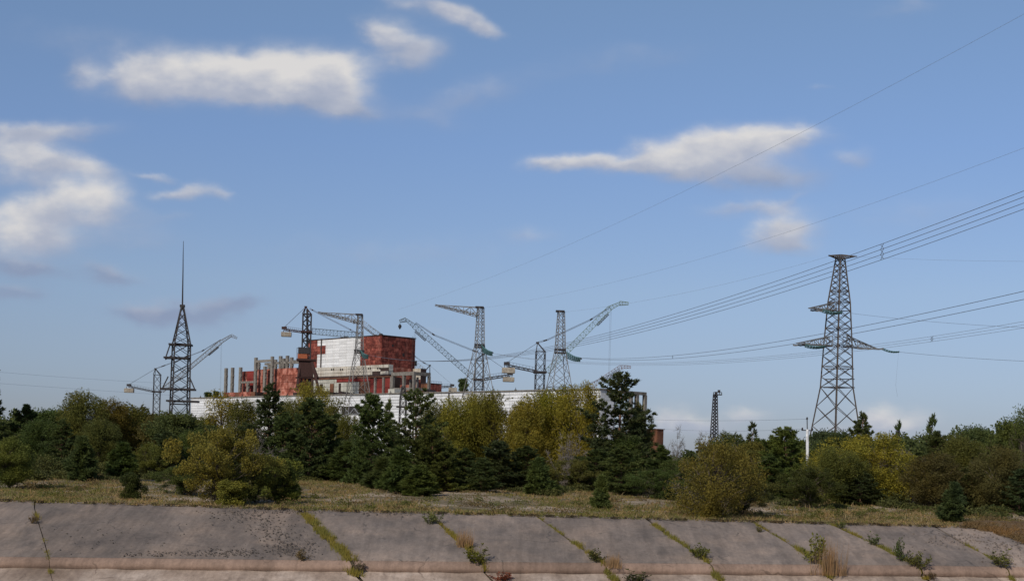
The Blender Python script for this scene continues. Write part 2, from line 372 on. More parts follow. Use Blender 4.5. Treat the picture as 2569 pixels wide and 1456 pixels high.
# ground sheet beyond the bank
def ground():
    xs = np.concatenate([[-9000, -4000, -1500, -600, -250], np.arange(-120, 121, 1.6), [250, 600, 1500, 4000, 9000]])
    ts = np.concatenate([np.arange(0, 110, 1.6), [120, 140, 170, 220, 300, 420, 600, 900, 1500, 3000, 6000, 12000]])
    X, T = np.meshgrid(xs, ts)
    Y = edge_y(X) + T
    Z = gz(X, Y); Z[0] -= .02
    nx, nt_ = len(xs), len(ts)
    V = np.stack([X, Y, Z], -1).reshape(-1, 3)
    Fs = [(j*nx+i, j*nx+i+1, (j+1)*nx+i+1, (j+1)*nx+i) for j in range(nt_-1) for i in range(nx-1)]
    m = bpy.data.meshes.new('ground'); m.from_pydata(V.tolist(), [], Fs); m.update()
    m.polygons.foreach_set('use_smooth', [True] * len(m.polygons))
    mt, nt, b = mat_new('dry_grass_ground')
    g = ramp_nodes(nt, nz(nt, .5, 7), [(.3, (.07, .06, .024)), (.5, (.12, .095, .045)), (.7, (.19, .14, .08))])
    sand = ramp_nodes(nt, nz(nt, 1.8, 6), [(.3, (.20, .15, .105)), (.7, (.42, .33, .24))])
    patch = mrange(nt, nz(nt, .12, 6, stretch=(.6, 1.4, 1)), .46, .60)
    c = mixc(nt, patch, g, sand)
    nt.links.new(c, b.inputs['Base Color']); bump(nt, b, nz(nt, 2.5, 6), .6, .2)
    return tag(link('ground', m, mt), kind='structure')
ground()

# slab covered slope, rounded kerb and washed apron
def slope_mat(name, stops, dark, amount, sc=.5):
    m, nt, b = mat_new(name)
    c = ramp_nodes(nt, nz(nt, .22, 8), stops)
    big = mrange(nt, nz(nt, .07, 4, stretch=(1, .5, 1)), .35, .65, .80, 1.16)
    bx_ = nt.nodes.new('ShaderNodeCombineXYZ')
    for i in range(3): nt.links.new(big, bx_.inputs[i])
    c = mixc(nt, 1.0, c, bx_.outputs[0], 'MULTIPLY')
    run = mrange(nt, nz(nt, 1.0, 5, stretch=(1.6, .12, .12), rough=.7), .32, .68, .84, 1.15)
    rx_ = nt.nodes.new('ShaderNodeCombineXYZ')
    for i in range(3): nt.links.new(run, rx_.inputs[i])
    c = mixc(nt, 1.0, c, rx_.outputs[0], 'MULTIPLY')
    # thin wandering cracks
    g = nt.nodes.new('ShaderNodeNewGeometry'); wn = nt.nodes.new('ShaderNodeTexNoise'); wn.inputs['Scale'].default_value = .8; nt.links.new(g.outputs['Position'], wn.inputs['Vector'])
    va = nt.nodes.new('ShaderNodeVectorMath'); va.operation = 'MULTIPLY_ADD'; nt.links.new(wn.outputs['Color'], va.inputs[0]); va.inputs[1].default_value = (1.6, 1.6, 0); nt.links.new(g.outputs['Position'], va.inputs[2])
    vo = nt.nodes.new('ShaderNodeTexVoronoi'); vo.feature = 'DISTANCE_TO_EDGE'; vo.inputs['Scale'].default_value = .16; nt.links.new(va.outputs[0], vo.inputs['Vector'])
    ck = mrange(nt, vo.outputs['Distance'], .004, .014, .75, 0); cm_ = mrange(nt, nz(nt, .3, 3), .5, .6)
    ml = nt.nodes.new('ShaderNodeMath'); ml.operation = 'MULTIPLY'; nt.links.new(ck, ml.inputs[0]); nt.links.new(cm_, ml.inputs[1])
    c = mixc(nt, ml.outputs[0], c, dark)
    st = mrange(nt, nz(nt, sc, 7, stretch=(1.0, .35, 1)), .5, .74, 0, amount)
    c = mixc(nt, st, c, dark)
    pits = mrange(nt, nz(nt, 2.2, 5, stretch=(1, .6, 1)), .64, .70, 0, .55)
    c = mixc(nt, pits, c, dark)
    fin = mrange(nt, nz(nt, 3.2, 9, stretch=(1, .5, 1), rough=.8), .3, .7, .78, 1.22)
    oi = nt.nodes.new('ShaderNodeObjectInfo'); t = mrange(nt, oi.outputs['Random'], 0, 1, .86, 1.12)
    mu = nt.nodes.new('ShaderNodeMath'); mu.operation = 'MULTIPLY'; nt.links.new(fin, mu.inputs[0]); nt.links.new(t, mu.inputs[1])
    cx = nt.nodes.new('ShaderNodeCombineXYZ')
    for i in range(3): nt.links.new(mu.outputs[0], cx.inputs[i])
    c = mixc(nt, 1.0, c, cx.outputs[0], 'MULTIPLY')
    nt.links.new(c, b.inputs['Base Color']); b.inputs['Roughness'].default_value = .95
    bump(nt, b, nz(nt, 3.0, 7), .5, .05)
    return m
M['slab'] = slope_mat('slab', [(.3, (.145, .120, .104)), (.5, (.188, .150, .124)), (.7, (.248, .188, .147))], (.075, .064, .058), .75)
M['kerb'] = slope_mat('kerb', [(.3, (.19, .127, .093)), (.7, (.27, .184, .137))], (.12, .082, .060), .7)
M['apron'] = slope_mat('apron', [(.3, (.22, .160, .118)), (.5, (.31, .235, .182)), (.7, (.46, .37, .30))], (.16, .115, .09), .8, .9)
M['soil'] = weathered('soil', [(.3, (.04, .032, .022)), (.7, (.09, .07, .045))], 1.0)

JOINTS = [(-700, -900), (82, 122), (752, 880), (1075, 1208), (1345, 1512), (1622, 1780), (1890, 2062), (2088, 2300), (2345, 2520), (2790, 2900)]
GAPS = [.1, .1, .8, .45, .3, .35, .3, .4, .3, .1]
slope = thing('concrete_slope', (0, 125, -2), None, None); slope['kind'] = 'structure'
del_keys = [k for k in ('label', 'category') if k in slope]
NS = 8
def strip_pts(i, w):
    """top and toe world points across slab i at fraction w"""
    ut = JOINTS[i][0] + (JOINTS[i+1][0] - JOINTS[i][0]) * w; ub = JOINTS[i][1] + (JOINTS[i+1][1] - JOINTS[i][1]) * w
    return top_pt(ut), toe_pt(ub)
KERB = [(0, 0), (-.12, -.03), (-.36, -.13), (-.64, -.30), (-.80, -.52), (-.78, -.72), (-.62, -.96)]
for i in range(len(JOINTS) - 1):
    nW = max(4, int(abs(JOINTS[i+1][0] - JOINTS[i][0]) / 40))
    width = (strip_pts(i, 1)[0] - strip_pts(i, 0)[0]).length
    w0, w1 = GAPS[i] / 2 / width, 1 - GAPS[i+1] / 2 / width
    V = []; Fc = []
    for k in range(nW + 1):
        w = w0 + (w1 - w0) * k / nW
        t, b = strip_pts(i, w)
        for j in range(NS + 1):
            p = t.lerp(b, j / NS)
            if j == 0: p = p + Vector((0, .5 + .25 * math.sin(k * 2.3 + i), 0.06))
            p = p + Vector((0, 0, .05 * math.sin(k * 1.1 + i * 2 + j) * (0 < j < NS)))
            V.append(tuple(p))
    n = len(V); V += [(x, y, z - .22) for x, y, z in V]
    R = NS + 1
    for k in range(nW):
        for j in range(NS): Fc.append((k*R+j, k*R+j+1, (k+1)*R+j+1, (k+1)*R+j))
    for k in (0, nW):
        for j in range(NS): Fc.append((k*R+j, k*R+j+1, n+k*R+j+1, n+k*R+j))
    for j in (0, NS):
        for k in range(nW): Fc.append((k*R+j, (k+1)*R+j, n+(k+1)*R+j, n+k*R+j))
    m = bpy.data.meshes.new('slab'); m.from_pydata(V, [], Fc); m.update()
    link('slab', m, M['slab'], slope)
    # rounded kerb below the slab, then the washed apron
    V = []; Fc = []; A = []; AF = []
    for k in range(nW * 2 + 1):
        w = w0 * .4 + (1 - w0 * .4 - (1 - w1) * .4) * k / (nW * 2)
        t, b = strip_pts(i, w); d = (b - t); d.z = 0; d.normalize()
        wob = .05 * math.sin(k * .9 + i * 3)
        for dx, dz in KERB: V.append(tuple(b + d * (-dx) + Vector((0, 0, dz * (1 + wob) - .03))))
        e = b + d * .72 + Vector((0, 0, -.90 + wob * .5))
        for s in (0, .5, 1.5, 4, 9, 16): A.append(tuple(e + d * s + Vector((0, 0, -.26 * s + .02 * math.sin(k * 1.3 + s)))))
    R = len(KERB); R2 = 6
    for k in range(nW * 2):
        for j in range(R - 1): Fc.append((k*R+j, k*R+j+1, (k+1)*R+j+1, (k+1)*R+j))
        for j in range(R2 - 1): AF.append((k*R2+j, k*R2+j+1, (k+1)*R2+j+1, (k+1)*R2+j))
    m = bpy.data.meshes.new('kerb'); m.from_pydata(V, [], Fc); m.update(); m.polygons.foreach_set('use_smooth', [True] * len(m.polygons))
    link('kerb', m, M['kerb'], slope)
    m = bpy.data.meshes.new('apron'); m.from_pydata(A, [], AF); m.update()
    link('apron', m, M['apron'], slope)
# earth under the slabs, seen in the open joints
V = []; Fc = []
us = list(range(-1000, 2801, 60))
for u in us:
    t, b = top_pt(u), toe_pt(u + 120)
    d = b - t; d.z = 0; d.normalize()
    V += [tuple(t + Vector((0, 1.5, -.05))), tuple(t + Vector((0, 0, -.12))), tuple(b + Vector((0, 0, -.14))), tuple(b + d * .75 + Vector((0, 0, -1.12))), tuple(b + d * 17 + Vector((0, 0, -5.6)))]
for k in range(len(us) - 1):
    for j in range(4): Fc.append((k*5+j, k*5+j+1, (k+1)*5+j+1, (k+1)*5+j))
m = bpy.data.meshes.new('earth_bed'); m.from_pydata(V, [], Fc); m.update()
link('earth_bed', m, M['soil'], slope)
# soil slumped over the slabs at the right end
V = []; Fc = []; n = 26
for i in range(n):
    u = 2405 + i * 14; f1 = min(.95, max(0.02, (u - 2405) / 170.) ** 1.5 * .45 + .03 * math.sin(i * 1.9))
    for j in range(7):
        f = -.12 + (f1 + .12) * j / 6; p = top_pt(u).lerp(toe_pt(u), f)
        V.append((p.x, p.y, p.z + (.30 if j < 6 else -.05) * (1 - .6 * j / 6) * min(1, (u - 2400) / 60.) + .05 * math.sin(i * 2.7 + j * 1.3) + .03))
for i in range(n - 1):
    for j in range(6): Fc.append((i*7+j, i*7+j+1, (i+1)*7+j+1, (i+1)*7+j))
m = bpy.data.meshes.new('soil_slump'); m.from_pydata(V, [], Fc); m.update(); m.polygons.foreach_set('use_smooth', [True] * len(m.polygons))
M['brown_soil'] = weathered('brown_soil', [(.3, (.06, .04, .02)), (.5, (.11, .07, .035)), (.7, (.15, .10, .055))], .9, tint=False)
tag(link('soil_slump', m, M['brown_soil']), kind='structure')
# channel water below the picture
wm, nt, b = mat_new('channel_water'); b.inputs['Base Color'].default_value = (.02, .03, .035, 1); b.inputs['Roughness'].default_value = .08
bump(nt, b, nz(nt, 1.5, 4), .15, .1)
wv = MB(); wv.V = [(-9000, -3000, -6.2), (9000, -3000, -6.2), (9000, 118, -6.2), (-9000, 118, -6.2)]; wv.F = [(0, 1, 2, 3)]
tag(wv.build('water', wm), kind='structure')

# ------------------------------------------------------------------ grass on the plateau (uncountable)
def tufts(pos, h, blades, spread, wid, lean=.35):
    """pos (N,3), h (N,) -> blade triangles"""
    n = len(pos); P = np.repeat(pos, blades, 0); Hh = np.repeat(h, blades) * rng.uniform(.5, 1.1, n * blades)
    off = rng.normal(0, 1, (n * blades, 3)) * np.repeat(spread, blades)[:, None]; off[:, 2] = 0
    ang = rng.uniform(0, math.pi, n * blades)
    ux = np.stack([np.cos(ang), np.sin(ang) * .4, 0 * ang], 1) * (np.repeat(wid, blades) * rng.uniform(.6, 1.3, n * blades))[:, None]
    uy = np.stack([rng.normal(0, lean, n * blades), rng.normal(0, lean, n * blades), np.ones(n * blades)], 1) * Hh[:, None]
    return P + off, ux, uy
def plateau_grass():
    n = 40000
    x = rng.uniform(-62, 62, n); t = rng.beta(1, 1.9, n) * 85
    y = edge_y(x) + t - .25
    dens = vnoise(x * .25 + 4, y * .11) + .55 * vnoise(x * .8, y * .5)
    keep = (dens + rng.normal(0, .25, n) > -.22 + .30 * np.exp(-((t - 30) / 16) ** 2)) | ((t < 7) & (rng.random(n) < .8))
    x, y, t = x[keep], y[keep], t[keep]
    pos = np.stack([x, y, gz(x, y) - .03], 1)
    h = rng.uniform(.12, .36, len(x)) * np.where(rng.random(len(x)) < .05, 2.2, 1)
    sel = rng.random(len(x)) < .5 + .3 * vnoise(x * .3, y * .2)
    for s, col, lab in ((sel, (.115, .118, .032, 1), 'green grass and weeds on the bank top'), (~sel, (.22, .168, .085, 1), 'dry straw coloured grass on the bank top')):
        c, ux, uy = tufts(pos[s], h[s], 6, np.full(s.sum(), .22), np.full(s.sum(), .06), .7)
        o = link('grass', quads('grass', c, ux, uy, True), M['grass']); o.color = col
        tag(o, lab, 'grass', kind='stuff')
plateau_grass()

# ------------------------------------------------------------------ the power plant
TH = math.radians(47)
E1 = Vector((-math.cos(TH), math.sin(TH), 0)); E2 = Vector((math.sin(TH), math.cos(TH), 0))   # both recede from a near corner
N1 = -E2; N2 = -E1                                                                             # outward normals of the two seen faces
UP = Vector((0, 0, 1))
def on_face(C, e, uv):
    a, b = ab(*uv); k = a / F
    L = (k * C.y - C.x) / (e.x - k * e.y); Y = C.y + L * e.y
    return L, H + b / F * Y
def corner_at(uv, z):
    a, b = ab(*uv); Y = (z - H) * F / b
    return Vector((a / F * Y, Y, 0))
PM = {}
def panel(parent, o, ex, ey, ez, mat, name='panel'):
    """one piece: shared unit block stretched to three edge vectors"""
    key = (name, mat)
    if key not in PM:
        PM[key] = MB().obox((0, 0, 0), (1, 0, 0), (0, 1, 0), (0, 0, 1)).mesh(name); PM[key].materials.append(M[mat])
    ob = bpy.data.objects.new(name, PM[key]); COL.objects.link(ob); attach(ob, parent)
    Mx = Matrix.Identity(4)
    for i, e in enumerate((ex, ey, ez)):
        for j in range(3): Mx[j][i] = e[j]
    for j in range(3): Mx[j][3] = o[j]
    ob.matrix_basis = Mx
    return ob
def face_panel(parent, C, e, n, l0, l1, z0, z1, mat, th=.25, off=0.0, gap=.09, name='panel'):
    if l1 < l0: l0, l1 = l1, l0
    o = C + e * (l0 + gap) + n * off + UP * (z0 + gap)
    return panel(parent, o, e * (l1 - l0 - 2 * gap), n * th, UP * (z1 - z0 - 2 * gap), mat, name)

# ---- long turbine hall
HZ = 30.0
CH = corner_at((1505, 974), HZ)
hl, _ = on_face(CH, E1, (480, 1008)); hr, _ = on_face(CH, E2, (1540, 978)); hfr, _ = on_face(CH, E2, (1622, 985))
hall = thing('turbine_hall', CH, 'long low white panelled hall in front of the rusty reactor block', 'building')
MB().obox(CH, E1 * hl, E2 * hr, UP * (HZ - .3)).build('wall', M['dark_roof'], hall)
for c in range(3):
    for r in range(7): face_panel(hall, CH, E2, N2, hr * c / 3, hr * (c + 1) / 3, HZ - .35 - (r + 1) * 3.6, HZ - .35 - r * 3.6, 'hall_panel', .22, gap=.05)
rf = MB().obox(CH - E1 * .6 - E2 * .6 + UP * (HZ - .28), E1 * (hl + 1.2), E2 * (hr + 1), UP * .42).build('roof', M['concrete'], hall)
nC, nR, ph = 42, 7, 1.2
op_l0, opz1 = on_face(CH, E1, (913, 1021)); op_l1, opz0 = on_face(CH, E1, (867, 1038))
low = MB()
for c in range(nC):
    l0, l1 = hl * c / nC, hl * (c + 1) / nC
    for r in range(24):
        z1_ = HZ - .35 - r * ph; z0_ = z1_ - ph
        mid = (l0 + l1) / 2
        if op_l0 - 1 < mid < op_l1 + 1 and opz0 - .3 < (z0_ + z1_) / 2 < opz1 + .3: continue
        if r < nR: face_panel(hall, CH, E1, N1, l0, l1, z0_, z1_, 'hall_panel', .16, gap=.06)
        else: low.obox(CH + E1 * (l0 + .045) + UP * (z0_ + .045), E1 * (l1 - l0 - .09), N1 * .16, UP * (ph - .09))
tag(low.build('panel', M['hall_panel'], hall), kind='stuff')
face_panel(hall, CH, E1, N1, op_l0 - 2.2, op_l1 + 2.2, opz0 - .4, opz1 + .4, 'dark_void', .05, name='opening')
for k in range(4):
    la = op_l0 + (op_l1 - op_l0) * k / 4; lb = op_l0 + (op_l1 - op_l0) * (k + 1) / 4
    za, zb = (opz0, opz1 - .3) if k % 2 else (opz1 - .3, opz0)
    MB().bar(CH + E1 * la + N1 * .3 + UP * za, CH + E1 * lb + N1 * .3 + UP * zb, .3).build('truss_bar', M['steel_pale'], hall)
MB().bar(CH + E1 * op_l0 + N1 * .3 + UP * (opz0 + .1), CH + E1 * op_l1 + N1 * .3 + UP * (opz0 + .1), .3).build('truss_bar', M['steel_pale'], hall)
for k in range(22):     # flashing posts and cowls along the roof edge
    l = hl * (k + .6) / 22
    p = CH + E1 * l + E2 * 2 + UP * (HZ + .1)
    pb = MB(); pb.bar(p, p + UP * (1.9 if k % 3 else 1.2), .18)
    pb.V += [tuple(p + q) for q in (E1 * -1.2, E1 * 1.2, UP * .55 + E2 * .3, UP * .55 - E2 * .3)]; n = len(pb.V); pb.F += [(n-4, n-3, n-2), (n-4, n-3, n-1), (n-4, n-2, n-1), (n-3, n-2, n-1)]
    pb.build('roof_post', M['steel_dark'], hall)
for uv in ((1127, 1012), (1040, 1010), (1237, 1000), (1400, 995)):     # downpipes
    l, _ = on_face(CH, E1, uv)
    MB().bar(CH + E1 * l + N1 * .45, CH + E1 * l + N1 * .45 + UP * (HZ - .4), .4).build('downpipe', M['steel_dark'], hall)
# open concrete end frame on the right end
for uv in ((1541, 978), (1586, 980), (1601, 981), (1621, 985)):
    l, _ = on_face(CH, E2, uv)
    MB().obox(CH + E2 * (l - .7), E2 * 1.2, -N2 * 1.2, UP * (HZ - 1.1)).build('column', M['concrete'], hall)
MB().obox(CH + E2 * (hr + .3) + UP * (HZ - 1.1) - N2 * .02, E2 * (hfr - hr - .3), -N2 * 1.3, UP * 1.1).build('beam', M['concrete'], hall)
MB().obox(CH + E2 * (hr + .3) + UP * (HZ - 8.5) + N2 * -.1, E2 * (hfr - hr - .6), -N2 * 1.0, UP * .8).build('beam', M['concrete'], hall)

# ---- reactor block
RZ = 72.0
C0 = corner_at(z3(1000, 480), RZ)
rl, _ = on_face(C0, E1, z3(20, 540)); rr, _ = on_face(C0, E2, z3(1447, 546))
rea = thing('reactor_building', C0, 'tall half white and half rust red reactor block with cream lower tiers', 'building')
MB().obox(C0 + UP * 0, E1 * rl, E2 * rr, UP * (RZ - .4)).build('wall', M['rust_dark'], rea)
MB().obox(C0 - E1 * .4 - E2 * .4 + UP * (RZ - .35), E1 * (rl + .8), E2 * (rr + .8), UP * .5).build('roof', M['dark_roof'], rea)
L = lambda x, y=700: on_face(C0, E1, z3(x, y))[0]
zb = on_face(C0, E1, z3(500, 900))[1]
cols = list(np.linspace(0, L(720), 5)) + list(np.linspace(L(720), L(255), 6))[1:] + [L(145), rl]
zz = np.linspace(zb - .5, RZ - .5, 11)
for c in range(len(cols) - 1):
    for r in range(10):
        u, v = proj(C0 + E1 * ((cols[c] + cols[c+1]) / 2) + UP * ((zz[r] + zz[r+1]) / 2))
        x, y = (u - 769.06) / .18834, (v - 749) / .18834
        white = 145 < x < 720 and not (x < 255 and 640 < y < 730)
        face_panel(rea, C0, E1, N1, cols[c], cols[c+1], zz[r], zz[r+1], 'white_panel' if white else 'rust_dark', .2, gap=.04)
zz2 = np.linspace(44, RZ - .5, 14)
for c in range(5):
    for r in range(13):
        pink = r in (2, 3, 4) and c >= 2
        face_panel(rea, C0, E2, N2, rr * c / 5, rr * (c + 1) / 5, zz2[r], zz2[r+1], 'rust_pink' if pink else 'rust_dark', .2, gap=.07)
l, _ = on_face(C0, E1, z3(208, 530)); p = C0 + E1 * l + N1 * .7
MB().bar(p + UP * 40, p + UP * (RZ + .3), .55).build('downpipe', M['steel_brown'], rea)
for f_, z_o, w_o, h_o in ((.12, 47.5, 1.6, 5.0), (.62, 61, 1.4, 1.8), (.30, 66, 1.2, 1.2)):
    face_panel(rea, C0, E2, N2, rr * f_, rr * f_ + w_o, z_o, z_o + h_o, 'dark_void', .26, gap=0, name='opening')
ld = MB(); q0 = C0 + E2 * (rr * .9) + N2 * .6
for d_ in (-.3, .3): ld.bar(q0 + E2 * d_ + UP * 46, q0 + E2 * d_ + UP * (RZ + 1), .12)
for k in range(22): ld.bar(q0 - E2 * .3 + UP * (46 + k * 1.2), q0 + E2 * .3 + UP * (46 + k * 1.2), .1)
ld.build('ladder', M['steel_dark'], rea)
for k in range(5): MB().cbox(C0 + E1 * (6 + k * 11) + E2 * (4 + k % 3 * 5) + UP * (RZ + .7), 1.5 + k % 2, 1.5, 1.2 + .5 * (k % 3), TH).build('roof_vent', M['dark_roof'], rea)
p = C0 + E2 * (rr - .3) + N2 * .3
for k, zc in enumerate((46, 57, 58.5)): MB().cbox(p + E2 * .6 + UP * zc, 1.2, 1.2, 2.2 - .5 * k, TH).build('bracket', M['steel_dark'], rea)
# cream gallery tier, three metres proud
C1 = C0 + N1 * 3.0
g0, _ = on_face(C1, E1, z3(1095, 930)); g1, _ = on_face(C1, E1, z3(60, 980))
_, gt = on_face(C1, E1, z3(600, 893)); _, gb = on_face(C1, E1, z3(600, 1022))
MB().obox(C1 + E1 * g0, E1 * (g1 - g0), -N1 * 2.9, UP * (gt - .1)).build('gallery', M['dark_roof'], rea)
for c in range(10):
    la, lb = g0 + (g1 - g0) * c / 10, g0 + (g1 - g0) * (c + 1) / 10
    for r in range(3):
        za, zc = gb + (gt - gb) * r / 3, gb + (gt - gb) * (r + 1) / 3
        if c == 0 and r == 1: continue
        if c == 1 and r in (0,): continue
        face_panel(rea, C1, E1, N1, la, lb, za, zc, 'cream', .2, gap=.08)
for x in (350, 470, 840, 965):
    l, z = on_face(C1, E1, z3(x, 925 if x > 500 else 940)); 
    for d in (-.9, .9): MB().cbox(C1 + E1 * (l + d) + N1 * .25 + UP * z, .9, .3, 1.0, math.pi - TH).build('vent', M['dark_void'], rea)
for r in range(3): face_panel(rea, C1 + E1 * g0, -N1, N2, 0, 2.9, gb + (gt - gb) * r / 3, gb + (gt - gb) * (r + 1) / 3, 'cream_grey', .2)
# red ledge and the wide lower tier
C2 = C0 + N1 * 6.0
t0, _ = on_face(C2, E1, z3(1150, 1010)); t1, _ = on_face(C2, E1, z3(95, 1060)); _, tt = on_face(C2, E1, z3(500, 1050))
MB().obox(C2 + E1 * t0, E1 * (t1 - t0), -N1 * 5.8, UP * (tt - .6)).build('lower_tier', M['dark_roof'], rea)
MB().obox(C2 + E1 * t0 + N1 * .6 + UP * (tt - .55), E1 * (t1 - t0), -N1 * 3.6, UP * .7).build('ledge', M['brown_rust'], rea)
LL = lambda x: on_face(C2, E1, z3(x, 1150))[0]
for x0, x1 in ((400, 480), (480, 560), (560, 650), (650, 740), (740, 850)):
    face_panel(rea, C2, E1, N1, LL(x0), LL(x1), tt - 2.5, tt - .6, 'red_panel', .28)
xs = [95, 190, 290, 400, 500, 600, 700]
for a_, b_ in zip(xs[:-1], xs[1:]):
    for r in range(5): face_panel(rea, C2, E1, N1, LL(a_), LL(b_), tt - 2.6 - (r + 1) * 2.4, tt - 2.6 - r * 2.4, 'cream_grey', .2)
    if a_ < 400: face_panel(rea, C2, E1, N1, LL(a_), LL(b_), tt - 2.6, tt - .6, 'cream_grey', .2)
for a_, b_ in ((700, 775), (775, 850)):
    for r in range(5): face_panel(rea, C2, E1, N1, LL(a_), LL(b_), tt - 2.6 - (r + 1) * 2.4, tt - 2.6 - r * 2.4, 'brown_rust', .2)
for a_, b_, mt in ((850, 912, 'red_panel'), (935, 1025, 'red_panel'), (1045, 1120, 'red_panel')):
    for r in range(3): face_panel(rea, C2, E1, N1, LL(a_), LL(b_), tt - 1 - (r + 1) * 5.2, tt - 1 - r * 5.2, mt if r < 2 else 'brown_rust', .2)
for x in (925, 1035, 1138):
    MB().obox(C2 + E1 * LL(x + 10) + N1 * .1, E1 * (LL(x - 10) - LL(x + 10)), N1 * 1.0, UP * (tt - .6)).build('column', M['concrete'], rea)
for x, w in ((205, 14), (345, 22), (450, 10)):      # dark stained flues on the cream tier
    MB().obox(C2 + E1 * LL(x + w) + N1 * .25, E1 * (LL(x - w) - LL(x + w)), N1 * .5, UP * (tt - 3.2)).build('flue', M['dark_roof'] if w != 22 else M['brown_rust'], rea)
# open concrete frame round the right-hand corner
CF = Vector(px(*z3(1425, 985), 752)); fz = CF.z; CF.z = 0
fl = [on_face(CF, E1, z3(x, 1100))[0] for x in (1425, 1292, 1145)]; fr_ = [on_face(CF, E2, z3(x, 1100))[0] for x in (1425, 1650)]
_, fm = on_face(CF, E1, z3(1425, 1215))
for l in fl: MB().obox(CF + E1 * (l - .1), E1 * 1.4, E2 * 1.4, UP * (fz - 1.2)).build('column', M['concrete'], rea)
MB().obox(CF + E2 * (fr_[1] - 1.2), E1 * 1.3, E2 * 1.3, UP * (fz - 1.2)).build('column', M['concrete'], rea)
for zt, hh in ((fz - 1.15, 1.9), (fm, 1.5)):
    MB().obox(CF - E1 * .05 + UP * zt, E1 * (fl[-1] + 1.5), E2 * 1.2, UP * hh).build('beam', M['concrete'], rea)
    MB().obox(CF + UP * (zt + .05) + E2 * 1.25, E1 * 1.2, E2 * (fr_[1] - 1.3), UP * (hh - .1)).build('beam', M['concrete'], rea)
MB().obox(CF + E1 * 5 + E2 * 6, E1 * (fl[-1] - 4), E2 * 3, UP * (fz - 3)).build('inner_wall', M['rust_pink'], rea)
for k in range(3):
    l = fl[0] + (fl[-1] - fl[0]) * (k + .4) / 3
    MB().obox(CF + E1 * l + E2 * 4.5, E1 * .9, E2 * .9, UP * (fz - 2 - k)).build('column', M['concrete'], rea)
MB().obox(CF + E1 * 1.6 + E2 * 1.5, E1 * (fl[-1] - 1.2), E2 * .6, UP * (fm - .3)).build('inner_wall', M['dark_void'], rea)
p = px(*z3(1085, 1200), 748); MB().obox(Vector((p.x, p.y, 0)), E1 * -5.5, E2 * 5, UP * p.z).build('annex', M['cream_grey'], rea)
# cream stair block, low rusty building, dark roofs
cb = Vector(px(*z3(1522, 925), 800)); z_ = cb.z; cb.z = 0; l, _ = on_face(cb, E1, z3(1418, 940))
MB().obox(cb, E1 * l, E2 * 4, UP * z_).build('stair_block', M['dark_roof'], rea)
for r in range(6): face_panel(rea, cb, E1, N1, 0, l, z_ - (r + 1) * 3.2, z_ - r * 3.2, 'cream' if r % 3 != 2 else 'concrete', .2)
rb = Vector(px(*z3(1640, 1122), 775)); z_ = rb.z; rb.z = 0; l, _ = on_face(rb, E1, z3(1525, 1110)); r_, _ = on_face(rb, E2, z3(1797, 1140))
MB().obox(rb, E1 * l, E2 * r_, UP * (z_ - .3)).build('low_block', M['rust_dark'], rea)
for c in range(4):
    for r in range(3): face_panel(rea, rb, E2, N2, r_ * c / 4, r_ * (c + 1) / 4, z_ - .3 - (r + 1) * 3, z_ - .3 - r * 3, 'rust_dark', .2)
for c in range(4): face_panel(rea, rb, E1, N1, l * c / 4, l * (c + 1) / 4, z_ - 7, z_ - .3, 'brown_rust', .2)
MB().obox(rb - E1 * .3 - E2 * .3 + UP * (z_ - .28), E1 * l, E2 * (r_ + .6), UP * .4).build('roof', M['dark_roof'], rea)
rail = MB(); q0 = rb + UP * (z_ + 1.2); rail.bar(q0, q0 + E2 * r_, .12)
for k in range(8): rail.bar(rb + E2 * (r_ * k / 7) + UP * z_, rb + E2 * (r_ * k / 7) + UP * (z_ + 1.3), .12)
rail.build('railing', M['steel_dark'], rea)
def gable(uv0, uv1, D, drop, mat):
    a_, b_ = px(*uv0, D), px(*uv1, D); z0 = min(a_.z, b_.z) - drop; w = b_.x - a_.x
    g = MB(); a_.z = b_.z = z0; n = 0
    prof = [(0, 0), (0, drop * .55), (.25, drop * .9), (.5, drop), (.75, drop * .9), (1, drop * .55), (1, 0)]
    for d in (0, 14):
        for t, h in prof: g.V.append((a_.x + w * t + d * .3, a_.y + d, z0 + h))
    k = len(prof); g.F = [tuple(range(k)), tuple(range(2 * k - 1, k - 1, -1))] + [(i, (i+1) % k, k + (i+1) % k, k + i) for i in range(k)]
    g.build('shed_roof', M[mat], rea)
gable(z3(385, 1228), z3(517, 1228), 738, 14, 'dark_roof'); gable(z3(1505, 1196), z3(1672, 1196), 735, 16, 'dark_roof'); gable(z3(150, 1258), z3(395, 1258), 735, 12, 'dark_roof')

# ---- unfinished rusty concrete block on the left
CU = C0 + N1 * 9
unf = thing('unfinished_block', CU + E1 * rl, 'unfinished rusty block with bare concrete columns left of the crane portal', 'building')
LU = lambda x, y=1050: on_face(CU, E1, z2(x, y))[0]
_, uz = on_face(CU, E1, z2(1000, 948)); _, uz2 = on_face(CU, E1, z2(480, 985))
MB().obox(CU + E1 * LU(1165) , E1 * (LU(610) - LU(1165)), E2 * 6, UP * uz).build('wall', M['rust_dark'], unf)
MB().obox(CU + E1 * LU(610), E1 * (LU(392) - LU(610)), E2 * 6, UP * (uz2 - .5)).build('wall', M['rust_dark'], unf)
xs = [1165, 1095, 1020, 940, 860, 780, 700, 610]
for a_, b_ in zip(xs[:-1], xs[1:]):
    for r in range(4): face_panel(unf, CU, E1, N1, LU(a_), LU(b_), uz - (r + 1) * 4.2, uz - r * 4.2, 'rust_pink', .25)
for a_, b_, mt in ((600, 590, 'rust_dark'), (582, 500, 'red_panel'), (500, 445, 'rust_pink'), (445, 392, 'rust_dark')):
    for r in range(3): face_panel(unf, CU, E1, N1, LU(a_), LU(b_), uz2 - (r + 1) * 5, uz2 - r * 5, mt, .25)
CV = CU + N1 * 3
